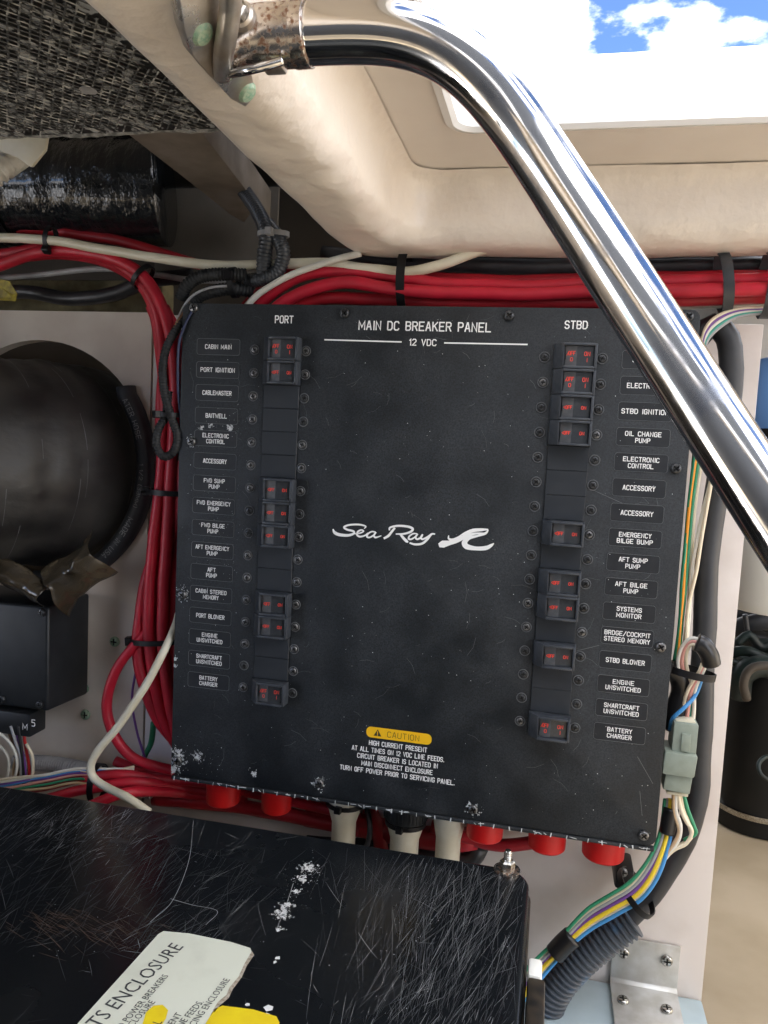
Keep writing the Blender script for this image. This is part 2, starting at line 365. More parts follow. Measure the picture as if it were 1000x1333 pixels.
def ribbon(P, wds):
    """2-D polyline with mitred joins -> list of (left,right) pairs"""
    out_ = []
    n = len(P)
    for i in range(n):
        a = P[max(0, i - 1)]; b = P[i]; c = P[min(n - 1, i + 1)]
        d1 = Vector((b[0] - a[0], b[1] - a[1])); d2 = Vector((c[0] - b[0], c[1] - b[1]))
        if d1.length < 1e-9: d1 = d2
        if d2.length < 1e-9: d2 = d1
        d1.normalize(); d2.normalize(); t = d1 + d2
        if t.length < .3: t = d1.copy()
        t.normalize(); nrm = Vector((-t.y, t.x)); cosv = max(.5, abs(nrm.dot(Vector((-d1.y, d1.x)))))
        wv = (wds[i] if isinstance(wds, (list, tuple)) else wds) / 2 / cosv
        out_.append((Vector((b[0], b[1])) + nrm * wv, Vector((b[0], b[1])) - nrm * wv))
    return out_
class Strokes:
    """collects flat strokes, each a slab a hair proud of the last; f maps (u, v, lift) to the world"""
    def __init__(s, f): s.f = f; s.V = []; s.F = []; s.k = 0
    def line(s, P, wd, cap=True):
        P = [tuple(p) for p in P]
        if cap and len(P) >= 2 and not isinstance(wd, (list, tuple)) and P[0] != P[-1]:
            for e, q in ((0, 1), (-1, -2)):
                d = Vector(P[e]) - Vector(P[q]); d.normalize(); P[e] = tuple(Vector(P[e]) + d * wd * .4)
        R = ribbon(P, wd); k0 = len(s.V); s.k += 1; h = .00012 + .00001 * (s.k % 5)
        for a, b in R: s.V += [s.f(a.x, a.y, h), s.f(b.x, b.y, h)]
        for i in range(len(R) - 1): s.F.append((k0 + 2 * i, k0 + 2 * i + 1, k0 + 2 * i + 3, k0 + 2 * i + 2))
    def fill(s, P, h=.0001):
        k0 = len(s.V); s.V += [s.f(x, y, h) for x, y in P]; s.F.append(tuple(range(k0, k0 + len(P))))
    def text(s, txt, cx, cy, hgt, width=None, adv=None, sw=.00045, align='c'):
        un = sum(gw(c) for c in txt) + 2.0 * (len(txt) - 1); sy = hgt / 6
        sx = (width / un) if width else ((adv * len(txt)) / un if adv else sy)
        x = cx - un * sx / 2 if align == 'c' else cx
        for ch in txt:
            if ch != ' ':
                for st in G[ch]: s.line([(x + u * sx, cy - hgt / 2 + v * sy) for u, v in st], sw)
            x += (gw(ch) + 2.0) * sx
    def build(s, name, M, parent): return mesh(name, s.V, s.F, M, parent)
def on_panel(u, v, h): return Vector((u, -h, v))

# ================================================================== SETTING
ZD = .31            # underside of the deck
def struct(o): o['kind'] = 'structure'; return o
def grid_noise(V, amp, sc, seed=0):
    o_ = []
    for v in V:
        d = mnoise.noise_vector(Vector(v) * sc + Vector((seed, seed, seed))); o_.append(Vector(v) + d * amp)
    return o_

# deck slab with the rounded hatch opening
HX0, HX1, HY0, HY1 = .030, .95, -.76, -.088
def deck_ring(r, inset=0):
    return rrect(HX0 + inset, HX1 - inset, HY0 + inset, HY1 - inset, r, 8)
def deck():
    inner = deck_ring(.016); n = len(inner)
    def outer(x, y):
        cx, cy = (HX0 + HX1) / 2, (HY0 + HY1) / 2
        return (min(max(cx + (x - cx) * 8, -.074), 1.3), min(max(cy + (y - cy) * 8, -.80), .052))
    V = []; F = []
    for z in (ZD, ZD + .03):
        for x, y in inner: V.append((x, y, z))
        for x, y in inner:
            a, b = outer(x, y); V.append((a, b, z))
    for i in range(n):
        j = (i + 1) % n
        F.append((i, j, n + j, n + i)); F.append((2 * n + i, 3 * n + i, 3 * n + j, 2 * n + j)); F.append((i, 2 * n + i, 2 * n + j, j)); F.append((n + i, n + j, 3 * n + j, 3 * n + i))
    o = mesh('deck', V, F, M_smooth); fix_normals(o); return struct(o)
deck()
# raised white coaming round the opening
def coaming():
    V = []; F = []
    prof = [(.004, ZD - .0012), (-.001, ZD - .0022), (-.004, ZD + .0005), (-.004, ZD + .012), (-.002, ZD + .040), (.004, ZD + .046), (.018, ZD + .046), (.024, ZD + .042), (.026, ZD + .032)]
    n = None
    for inset, z in prof:
        R = deck_ring(.016 + inset, -inset); n = len(R)
        V += [(x, y, z) for x, y in R]
    for k in range(len(prof) - 1):
        for i in range(n):
            j = (i + 1) % n; F.append((k * n + i, k * n + j, (k + 1) * n + j, (k + 1) * n + i))
    o = mesh('hatch_coaming', V, F, M_gel); smooth_angle(o, 40); return tag(o, 'sunlit white coaming round the open hatch behind the chrome tube', 'hatch coaming')
coaming()
# moulded rails: one L-shaped sweep with a lumpy taped finish
def rails():
    XR, YR, rc = -.022, -.004, .036
    path = []
    for k in range(46): path.append((XR, -.78 + (.78 + YR - rc) * k / 45, Vector((-1, 0))))
    for k in range(1, 12):
        a = rad(180 - 90 * k / 12); c = Vector((XR + rc, YR - rc)); d = Vector((math.cos(a), math.sin(a))); p = c + d * rc; path.append((p.x, p.y, d))
    for k in range(61): path.append((XR + rc + 1.2 * k / 60, YR, Vector((0, 1))))
    prof = [(-.013, ZD - .0008), (-.0085, ZD - .002), (-.004, ZD - .006), (-.001, ZD - .012), (0, ZD - .020)]
    for k in range(1, 9):
        a = rad(90 * k / 8); prof.append((.022 - .022 * math.cos(a), .279 - .022 * math.sin(a)))
    prof += [(.036, .256), (.048, .257), (.053, .260), (.055, .268), (.056, .45)]
    V = []; F = []; m_ = len(prof)
    # refine the path so the lumps have geometry
    for (x, y, d) in path:
        for s, z in prof: q = s if abs(d.x) in (0, 1) or s < .03 else s * (1 + 1.05 * (1 / max(abs(d.x), abs(d.y)) - 1)); V.append(Vector((x + d.x * q, y + d.y * q, z if z < .4 or d.y < .3 else .352)))
    for i in range(len(path) - 1):
        for k in range(m_ - 1):
            F.append((i * m_ + k, i * m_ + k + 1, (i + 1) * m_ + k + 1, (i + 1) * m_ + k))
    V = [v + mnoise.noise_vector(v * 38) * .0016 * (1 if abs(v.z - ZD) > .004 else .1) + mnoise.noise_vector(v * 9) * .002 * (1 if abs(v.z - ZD) > .004 else 0) for v in V]
    V = [v + mnoise.noise_vector(v * 60) * .0011 for v in V]
    o = mesh('deck_beam', V, F, M_cream, smooth=True); fix_normals(o)
    sub = o.modifiers.new('s', 'SUBSURF'); sub.levels = sub.render_levels = 1
    return struct(o)
rails()
# deck over the left and behind the beam
struct(box('deck_rear', -1.3, -.031, .062, 1.6, .44, .47, M_pump))  # black finish stands in for the shade in the cavity
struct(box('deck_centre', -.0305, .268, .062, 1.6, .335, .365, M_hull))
struct(box('deck_leak_filler', -.050, -.031, .062, 1.6, .335, .439, M_pump))  # added filler, closes the light leak between the deck slabs
struct(box('deck_left', -1.3, -.080, -.80, .060, .44, .47, M_smooth))
struct(box('unseen_dark_wall', -1.3, 1.3, -1.42, -1.38, -.45, 1.3, mat('unseen wall dark', (.045, .05, .058), .6)))  # unseen dark wall behind the camera, added for the tube's dark reflections
struct(box('hull_side_left', -1.34, -1.30, -.8, 1.6, -.7, .47, M_smooth))
struct(box('hull_side_right', 1.30, 1.34, -.8, 1.6, -.7, ZD, M_smooth))
struct(box('hull_back', -1.3, 1.3, 1.6, 1.64, -.7, .06, M_hull))
struct(box('floor', -1.34, 1.34, -3.5, 1.64, -.50, -.45, M_floor))

# bulkhead: left sheet with the round opening, main sheet behind the breaker panel
BY = .080
HC = Vector((-.405, .062)); HR = .123
def bulk_left():
    n = 64; V = []; F = []
    x0, x1, z0, z1 = -1.30, -.2825, -.45, .214
    def outer(a):
        c, s = math.cos(a), math.sin(a); t = 1e9
        if c > 1e-6: t = min(t, (x1 - HC.x) / c)
        if c < -1e-6: t = min(t, (x0 - HC.x) / c)
        if s > 1e-6: t = min(t, (z1 - HC.y) / s)
        if s < -1e-6: t = min(t, (z0 - HC.y) / s)
        return HC.x + c * t, HC.y + s * t
    angs = sorted([2 * math.pi * k / n for k in range(n)] + [math.atan2(z - HC.y, x - HC.x) % (2 * math.pi) for x in (x0, x1) for z in (z0, z1)]); n = len(angs)
    for y in (BY, BY + .014):
        V += [(HC.x + min(HR, x1 - HC.x + .0) * math.cos(a), y, HC.y + HR * math.sin(a)) for a in angs]
        V += [(*outer(a)[:1], y, outer(a)[1]) for a in angs]
    for i in range(n):
        j = (i + 1) % n
        F += [(i, j, n + j, n + i), (2 * n + i, 3 * n + i, 3 * n + j, 2 * n + j), (i, 2 * n + i, 2 * n + j, j), (n + i, n + j, 3 * n + j, 3 * n + i)]
    o = mesh('bulkhead', V, F, M_bulk); fix_normals(o); return struct(o)
BL = bulk_left()
BR = empty('bulkhead_main', None, None, (0, BY, -.1)); BR['kind'] = 'structure'
box('sheet', -.2805, .272, BY, BY + .014, -.45, .212, M_bulkr, BR, bev=.0008)
struct(box('shelf', .02, .272, -.08, BY - .001, -.40, -.3835, M_shelf, bev=.002))
for px, py in ((150, 835), (110, 896), (112, 930)):
    put('screw', SC_GR, BL, at(px, py, BY))
put('screw', SC_GR, BR, at(222, 306, .2)) if 0 else None

# ================================================================== BREAKER PANEL
BP = empty('breaker_panel', 'black main breaker panel with two columns of breakers and white lettering', 'breaker panel', (0, 0, -.21))
fp = rrect(-.2095, .2095, -.2095, .2095, .007, 4)
o = poly_prism('face_plate', [(x, 0, z) for x, z in fp], (0, .0028, 0), M_panel, BP); bevel(o, .0005, 2)
box('housing', -.203, .203, .003, .066, -.203, .203, M_box, BP, bev=.001)
# folded bottom lip with chipped edge
o = box('bottom_lip', -.2085, .2085, -.0012, .0045, -.2135, -.2102, M_panel, BP, bev=.0010)
chips = Strokes(lambda u, v, h: Vector((u, -.0014 - h, v)))
for k in range(34):
    x = -.204 + .0124 * k + random.uniform(-.003, .003)
    chips.line([(x, -.2103), (x + random.uniform(-.0006, .0006), -.2133)], random.uniform(.0004, .0011))
for k in range(46):
    x = random.uniform(-.205, .205) ** 1; ww = random.uniform(.001, .005)
    chips.line([(x, -.2105 - random.random() * .001), (x + ww, -.2105 - random.random() * .002)], random.uniform(.0003, .0009))
chips.build('edge_chips', M_chalk, BP)['kind'] = 'stuff'

ZROW = [.1720 - .01948 * i for i in range(16)]
PORT = ['CABIN MAIN', 'PORT IGNITION', 'CABLEMASTER', 'BAITWELL', 'ELECTRONIC|CONTROL', 'ACCESSORY', 'FWD SUMP|PUMP', 'FWD EMERGENCY|PUMP', 'FWD BILGE|PUMP',
        'AFT EMERGENCY|PUMP', 'AFT|PUMP', 'CABIN STEREO|MEMORY', 'PORT BLOWER', 'ENGINE|UNSWITCHED', 'SMARTCRAFT|UNSWITCHED', 'BATTERY|CHARGER']
STBD = ['STBD MAIN', 'ELECTRONICS', 'STBD IGNITION', 'OIL CHANGE|PUMP', 'ELECTRONIC|CONTROL', 'ACCESSORY', 'ACCESSORY', 'EMERGENCY|BILGE BUMP', 'AFT SUMP|PUMP',
        'AFT BILGE|PUMP', 'SYSTEMS|MONITOR', 'BRDGE/COCKPIT|STEREO MEMORY', 'STBD BLOWER', 'ENGINE|UNSWITCHED', 'SMARTCRAFT|UNSWITCHED', 'BATTERY|CHARGER']
lab_me = None
def label_plate(cx, cz, W_, H_):
    """thin plate with rounded corners and a fine raised border"""
    global lab_me
    a = rrect(-W_ / 2, W_ / 2, -H_ / 2, H_ / 2, .0022, 4); b = rrect(-W_ / 2 + .00028, W_ / 2 - .00028, -H_ / 2 + .00028, H_ / 2 - .00028, .0020, 4)
    n = len(a); V = [(x, 0, z) for x, z in a] + [(x, -.0003, z) for x, z in a] + [(x, -.0003, z) for x, z in b] + [(x, -.00012, z) for x, z in b]; F = []; fm = []
    for i in range(n):
        j = (i + 1) % n
        for k in range(3): F.append((k * n + i, k * n + j, (k + 1) * n + j, (k + 1) * n + i)); fm.append(1)
    F.append(tuple(range(3 * n, 4 * n))); fm.append(0)
    me = bpy.data.meshes.new('label_plate'); me.from_pydata(V, [], F); me.materials.append(M_labp); me.materials.append(M_edge); me.polygons.foreach_set('material_index', fm); me.update()
    o = bpy.data.objects.new('label_plate', me); fix_normals(o); return o
LP = label_plate(0, 0, .0395, .0138); LS = label_plate(0, 0, .0395, .0140)
def put_label(txt, cx, cz, tmpl, adv):
    p = put('label_plate', tmpl, BP, (cx, -.0001, cz))
    st = Strokes(lambda u, v, h: Vector((u, -.00025 - h, v)))
    ln = txt.split('|')
    if len(ln) == 1: st.text(ln[0], cx, cz, .0034, adv=adv, sw=.00058)
    else:
        st.text(ln[0], cx, cz + .0025, .0032, adv=adv, sw=.00056); st.text(ln[1], cx, cz - .0025, .0032, adv=adv, sw=.00056)
    st.build('lettering', M_white, p)

def prism_x(sec, x0, x1):
    n = len(sec); V = [(x0, y, z) for y, z in sec] + [(x1, y, z) for y, z in sec]
    F = [tuple(range(n)), tuple(range(2 * n - 1, n - 1, -1))] + [(i, i + n, (i + 1) % n + n, (i + 1) % n) for i in range(n)]
    return V, F
# one breaker, local coordinates: x right, -y out, z up
def breaker_templates(double):
    hw, hh = .0166, .0096
    V = []; F = []
    def add(v, f):
        k = len(V); V.extend(v); F.extend([tuple(i + k for i in q) for q in f])
    # body: sloped left cheek, then low floor; seen from the end as a closed section in xy
    sec = [(-hw, 0), (-hw + .0008, -.0042), (-.0086, -.0122), (-.0078, -.0070), (.0138, -.0070), (.0142, -.0108), (hw - .0004, -.0108), (hw, 0)]
    n = len(sec); v = [(x, y, -hh) for x, y in sec] + [(x, y, hh) for x, y in sec]
    add(v, [tuple(range(n)), tuple(range(2 * n - 1, n - 1, -1))] + [(i, i + n, (i + 1) % n + n, (i + 1) % n) for i in range(n)])
    # guard ridges above and below the rocker
    for s in (-1, 1):
        zz = [s * hh * .998, s * (hh - .0019)]; z0, z1 = min(zz), max(zz)
        v, f = boxv(-.0085, .0143, -.0128, -.0069, z0, z1); add(v, f)
    me = bpy.data.meshes.new('circuit_breaker'); me.from_pydata(V, [], F); me.materials.append(M_brk); me.update()
    o = bpy.data.objects.new('circuit_breaker', me); bevel(o, .00045, 2)
    # rocker: two tilted faces
    rv = [(-.0076, -.0072), (-.0074, -.0086), (.0012, -.0096), (.0134, -.0080), (.0136, -.0072)]
    n = len(rv); z = hh - .0021
    v = [(x, y, -z) for x, y in rv] + [(x, y, z) for x, y in rv]
    f = [tuple(range(n)), tuple(range(2 * n - 1, n - 1, -1))] + [(i, i + n, (i + 1) % n + n, (i + 1) % n) for i in range(n)]
    me2 = bpy.data.meshes.new('rocker'); me2.from_pydata(v, [], f); me2.materials.append(M_rock2); me2.materials.append(M_rock); me2.update()
    for p in me2.polygons:
        if p.center.x < 0 and abs(p.normal.y) > .9: p.material_index = 1
    r = bpy.data.objects.new('rocker', me2); fix_normals(r)
    def fy(u): return -.0086 - .0010 * (u + .0074) / .0086 if u < .0012 else -.0096 + .0016 * (u - .0012) / .0122
    st = Strokes(lambda u, v, h: Vector((u, fy(u) - .0001 - h, v)))
    if double:
        st.text('OFF', -.0026, .0020, .0028, width=.0050, sw=.00050); st.text('O', -.0026, -.0026, .0026, width=.0016, sw=.00045)
        st.text('ON', .0088, .0018, .0028, width=.0040, sw=.00045); st.text('I', .0088, -.0028, .0028, width=.0003, sw=.00040)
        st.line([(-.0062, .0004), (-.0050, .0030)], .0005)
    else:
        st.text('<OFF', -.0028, 0, .0024, width=.0060, sw=.00048); st.text('ON', .0090, 0, .0023, width=.0034, sw=.00042)
    me3 = bpy.data.meshes.new('lettering'); me3.from_pydata(st.V, [], st.F); me3.materials.append(M_red); me3.update()
    l = bpy.data.objects.new('lettering', me3)
    v, f = boxv(-.0073, -.0066, -.0094, -.008, -.003, .0015)
    me4 = bpy.data.meshes.new('trip_slot'); me4.from_pydata(v, [], f); me4.materials.append(M_slot); me4.update()
    return o, r, l, bpy.data.objects.new('trip_slot', me4)
TB = {False: breaker_templates(False), True: breaker_templates(True)}
def put_breaker(cx, cz, dbl):
    a, r, l, s = TB[dbl]
    b = put('circuit_breaker', a, BP, (cx, -.0004, cz))
    put('rocker', r, b, (cx, -.0004, cz)); put('lettering', l, b, (cx, -.0004, cz)); put('trip_slot', s, b, (cx, -.0004, cz))
bv, bf = boxv(-.0156, .0156, -.0012, .0006, -.00962, .00962)
bme = bpy.data.meshes.new('blank_plate'); bme.from_pydata(bv, [], bf); bme.materials.append(M_blank); bme.update(); BLK = bpy.data.objects.new('blank_plate', bme); bevel(BLK, .0003, 1)
# thin frame strips beside the columns of breakers
PB = {0: True, 1: False, 6: False, 7: False, 8: False, 11: False, 12: False, 15: True}
SB = {0: True, 1: True, 2: False, 3: False, 7: False, 9: False, 10: False, 12: False, 15: True}
for i, z in enumerate(ZROW):
    for (cx, dct, sl, sr, lx, names, tm, adv) in ((-.1172, PB, -.1425, -.0972, -.1755, PORT, LP, .00238), (.1205, SB, .0975, .1409, .1753, STBD, LS, .00262)):
        if i in dct: put_breaker(cx, z, dct[i])
        else: put('blank_plate', BLK, BP, (cx, -.0003, z))
        for sx in (sl, sr):
            put('screw', SC_RINGB if (cx < 0 and random.random() < .6) or random.random() < .15 else SC_RING, BP, (sx, -.0002, z - .0004), rot=(0, random.uniform(0, 1.5), 0))
        put_label(names[i], lx, z + (.0012 if cx < 0 else -.0006), tm, adv)
for px, py, kind in ((253, 401, 1), (449, 408, 0), (663, 411, 0), (896, 412, 0), (250, 575, 1), (238, 774, 1), (232, 990, 1), (416, 1019, 1), (616, 1053, 1), (838, 1087, 1), (880, 610, 0), (860, 842, 1)):
    p = at(px, py, 0); put('screw', SC_PANB if kind else SC_PAN, BP, (p.x, -.0003, p.z), rot=(0, random.uniform(0, 1.5), 0))
st = Strokes(on_panel)
st.text('PORT', -.1174, .1971, .0056, width=.0155, sw=.0009); st.text('STBD', .1197, .1967, .0056, width=.0165, sw=.0009)
st.text('MAIN DC BREAKER PANEL', .0008, .1935, .0066, width=.107, sw=.00105)
st.text('12 VDC', .0008, .1808, .0047, width=.0215, sw=.00085)
st.line([(-.0813, .1812), (-.0170, .1808)], .0011); st.line([(.0185, .1808), (.0834, .1810)], .0011)
st.build('heading_lettering', M_white, BP)
# yellow caution lozenge and its text
cau = mesh('caution_mark', *(lambda P: ([(x, -.0002, z) for x, z in P], [tuple(range(len(P) - 1, -1, -1))]))(rrect(-.0300, .0262, -.1506, -.1412, .0042, 6)), M_yel, BP)
st = Strokes(lambda u, v, h: Vector((u, -.0002 - h, v)))
st.text('CAUTION', .0020, -.1461, .0046, width=.0270, sw=.00042)
st.build('lettering', M_yink, cau)
st = Strokes(lambda u, v, h: Vector((u, -.0002 - h, v))); st.fill([(-.0235, -.1487), (-.0167, -.1487), (-.0201, -.1428)]); st.build('warning_triangle', M_yink, cau)
st = Strokes(lambda u, v, h: Vector((u, -.0003 - h, v))); st.line([(-.0201, -.1447), (-.0201, -.1468)], .0007); st.line([(-.0201, -.1475), (-.0201, -.1480)], .0007); st.build('exclamation_mark', M_yel, cau)
st = Strokes(on_panel)
for t_, z_, w_ in (('HIGH CURRENT PRESENT', -.1553, .0495), ('AT ALL TIMES ON 12 VDC LINE FEEDS.', -.1616, .0790), ('CIRCUIT BREAKER IS LOCATED IN', -.1678, .0690), ('MAIN DISCONNECT ENCLOSURE', -.1740, .0610), ('TURN OFF POWER PRIOR TO SERVICING PANEL.', -.1802, .0985)):
    st.text(t_, -.0022, z_, .0037, width=w_, sw=.00065)
st.build('notice_lettering', M_white, BP)
# script name and wave emblem, read off the photo in a 1000-wide crop of [400..680]
def lg(x, y):
    p = at(400 + x * .28, 640 + y * .28, 0); return (p.x, p.z)
st = Strokes(on_panel)
def script(pts, wid):
    P = catmull([Vector((*lg(x, y), 0)) for x, y in pts], 6); W_ = []
    for i in range(len(P)):
        t = i / (len(P) - 1) * (len(wid) - 1); k = min(int(t), len(wid) - 2); W_.append((wid[k] + (wid[k + 1] - wid[k]) * (t - k)) * .28 / 1.6 / 1000)
    st.line([(p.x, p.y) for p in P], W_, cap=False)
script([(265, 172), (272, 161), (240, 153), (195, 155), (172, 165), (185, 176), (215, 184), (216, 195), (190, 203), (150, 200), (128, 190), (120, 174)], [4, 7, 9, 9, 10, 10, 10, 10, 13, 15, 15, 6])
script([(218, 196), (245, 193), (262, 184), (252, 178), (236, 186), (232, 200), (245, 209), (268, 204), (283, 192)], [5, 7, 7, 8, 9, 10, 9, 7, 6])
script([(318, 188), (300, 186), (283, 196), (278, 209), (290, 213), (308, 203), (320, 188)], [6, 7, 8, 9, 8, 7, 6])
script([(320, 188), (311, 203), (318, 213), (345, 205)], [8, 9, 9, 4])
script([(408, 168), (394, 185), (378, 205), (356, 218)], [10, 11, 12, 10])
script([(382, 180), (386, 167), (420, 159), (465, 162), (490, 172), (482, 186), (450, 196), (412, 197)], [8, 9, 10, 11, 12, 11, 9, 6])
script([(432, 196), (446, 214), (462, 230), (470, 235)], [10, 13, 14, 6])
script([(512, 196), (494, 195), (476, 206), (472, 219), (484, 221), (502, 210), (514, 196)], [6, 7, 8, 9, 8, 7, 6])
script([(514, 196), (504, 212), (512, 221), (530, 212), (537, 198)], [8, 9, 9, 8, 7])
script([(537, 198), (528, 214), (538, 221), (560, 210), (576, 198)], [7, 9, 9, 8, 8])
script([(595, 197), (578, 198), (560, 220), (535, 241), (502, 245), (476, 238)], [6, 9, 11, 11, 10, 8])
script([(658, 203), (658, 218), (676, 224), (705, 214), (735, 196), (770, 181), (810, 177), (842, 176)], [4, 9, 13, 14, 17, 17, 14, 6])
script([(612, 250), (632, 244), (662, 238), (700, 228), (735, 210), (775, 196), (822, 193)], [18, 34, 22, 16, 14, 11, 6])
script([(842, 178), (828, 194), (790, 206), (752, 216), (732, 236), (742, 255), (785, 264), (830, 262), (855, 250), (868, 240)], [6, 12, 10, 16, 26, 26, 18, 20, 14, 4])
st.build('script_emblem', M_white, BP)
# chalky corrosion round the worn screws, dust specks, fine scuffs on the face
V = []; F = []
def flake(x, z, r, h=.0002):
    k = len(V); n = random.randint(4, 6); a0 = random.random() * 6
    V.extend([(x + r * random.uniform(.5, 1.2) * math.cos(a0 + 6.283 * i / n), -h - random.random() * .0001, z + r * random.uniform(.5, 1.2) * math.sin(a0 + 6.283 * i / n)) for i in range(n)]); F.append(tuple(range(k, k + n)))
def stain(cx, cz, R, f, cs=.00035, th=.15, sx=1.0, hole=0):
    """ragged deposit made of small cells"""
    n = int(R / cs); k0 = mnoise.noise(Vector((cx * 91, cz * 83, 3.1))) * 9
    for i in range(-n, n + 1):
        for j in range(-n, n + 1):
            x, z = i * cs * sx, j * cs; dd = math.hypot(x, z) / R
            v = .62 * mnoise.noise(Vector((x * 420, z * 420, k0))) + .5 * mnoise.noise(Vector((x * 1500, z * 1500, k0))) + .28 - dd * .95
            if v > th - .18 and dd > hole: f(cx + x, cz + z, cs)
def cell(x, z, c):
    if not (-.2092 < x < .2092 and -.2095 < z < .209): return
    k = len(V); q = [c * random.uniform(.42, .62) for _ in range(4)]; h = .0002
    V.extend([(x - q[0], -h, z - q[1]), (x + q[1], -h, z - q[2]), (x + q[2], -h, z + q[3]), (x - q[3], -h, z + q[0])]); F.append((k, k + 1, k + 2, k + 3))
for px, py, R_, hl in ((250, 575, .0085, .3), (238, 774, .010, .25), (232, 985, .014, 0), (226, 1000, .012, 0), (416, 1019, .010, .25), (616, 1053, .009, .25), (838, 1087, .005, .5), (229, 857, .004, 0), (228, 866, .004, 0), (300, 556, .006, 0), (275, 553, .005, 0), (262, 560, .005, 0), (330, 1006, .006, 0), (258, 985, .008, 0)):
    c = at(px, py, 0); stain(c.x, c.z, R_, cell, hole=hl)
for px, py, sp, cnt, big in ((300, 555, .016, 30, .0003), (270, 985, .02, 40, .0004), (300, 740, .02, 30, .0003), (310, 545, .02, 30, .0003), (285, 640, .02, 30, .0003), (297, 690, .015, 30, .0003)):
    c = at(px, py, 0)
    for _ in range(cnt):
        x, z = c.x + random.gauss(0, sp * .6), c.z + random.gauss(0, sp * .45)
        if -.209 < x < .209 and -.2095 < z < .209: flake(x, z, random.uniform(.15, 1) * big)
for _ in range(420): flake(random.uniform(-.205, .205), random.uniform(-.205, .2), random.choice([.00012, .00018, .00025, .0004]))
mesh('corrosion_flakes', V, F, M_chalk, BP)['kind'] = 'stuff'
scf = Strokes(lambda u, v, h: Vector((u, -h * .8, v)))
for _ in range(130):
    x, z = random.uniform(-.2, .2), random.uniform(-.2, .2); a = random.uniform(0, 3.14); l = random.uniform(.003, .018)
    scf.line([(x, z), (x + math.cos(a) * l * .5, z + math.sin(a) * l * .5), (x + math.cos(a + .2) * l, z + math.sin(a + .2) * l)], random.uniform(.00008, .0002))
for a, b in (((770, 637), (810, 655)), ((830, 985), (850, 1020)), ((833, 1030), (836, 1062)), ((780, 840), (700, 860))):
    p, q = at(*a, 0), at(*b, 0); scf.line([(p.x, p.z), (q.x, q.z)], .0003)
scf.build('scuffs', M_scr2, BP)['kind'] = 'stuff'

# ================================================================== ZIP TIES
def zip_tie(label, c, axis, r1, r2, up, wd=.0045, group=None, head=True, headdir=None, M=M_zip, th=.0012, tail=0):
    """strap round an oval; axis = run of the cable, up = direction of radius r1"""
    axis = Vector(axis).normalized(); up = Vector(up); up = (up - axis * up.dot(axis)).normalized(); side = axis.cross(up); c = Vector(c); n = 28
    e = empty('zip_tie', label, 'zip tie', c, group); V = []; F = []
    for k in range(n):
        a = 2 * math.pi * k / n; d = up * math.cos(a) * r1 + side * math.sin(a) * r2; dn = d.normalized()
        for rr, s in ((0, -1), (0, 1), (th, 1), (th, -1)): V.append(c + d + dn * rr + axis * s * wd / 2)
    for k in range(n):
        k2 = (k + 1) % n
        for q in range(4): F.append((k * 4 + q, k * 4 + (q + 1) % 4, k2 * 4 + (q + 1) % 4, k2 * 4 + q))
    o = mesh('strap', V, F, M, e); smooth_angle(o, 40)
    if head:
        h = Vector(headdir or (0, -1, 0)); h = (h - axis * h.dot(axis)).normalized(); ca = h.dot(up); sa = h.dot(side)
        p = c + up * ca * r1 + side * sa * r2 + h * .0015; t = axis.cross(h)
        V = []
        for a in (-1, 1):
            for b in (-1, 1):
                for g in (-1, 1): V.append(p + axis * a * wd * .8 + t * b * wd * .8 + h * g * .0032)
        o = mesh('head', V, [(0, 1, 3, 2), (4, 6, 7, 5), (0, 4, 5, 1), (2, 3, 7, 6), (0, 2, 6, 4), (1, 5, 7, 3)], M, e); bevel(o, .0006, 1)
        if tail:
            P = [p, p + t * tail * .5 + h * .002, p + t * tail + h * .004]
            o = tube('tail', P, wd * .28, M, e, seg=4, smooth=False)
    return e

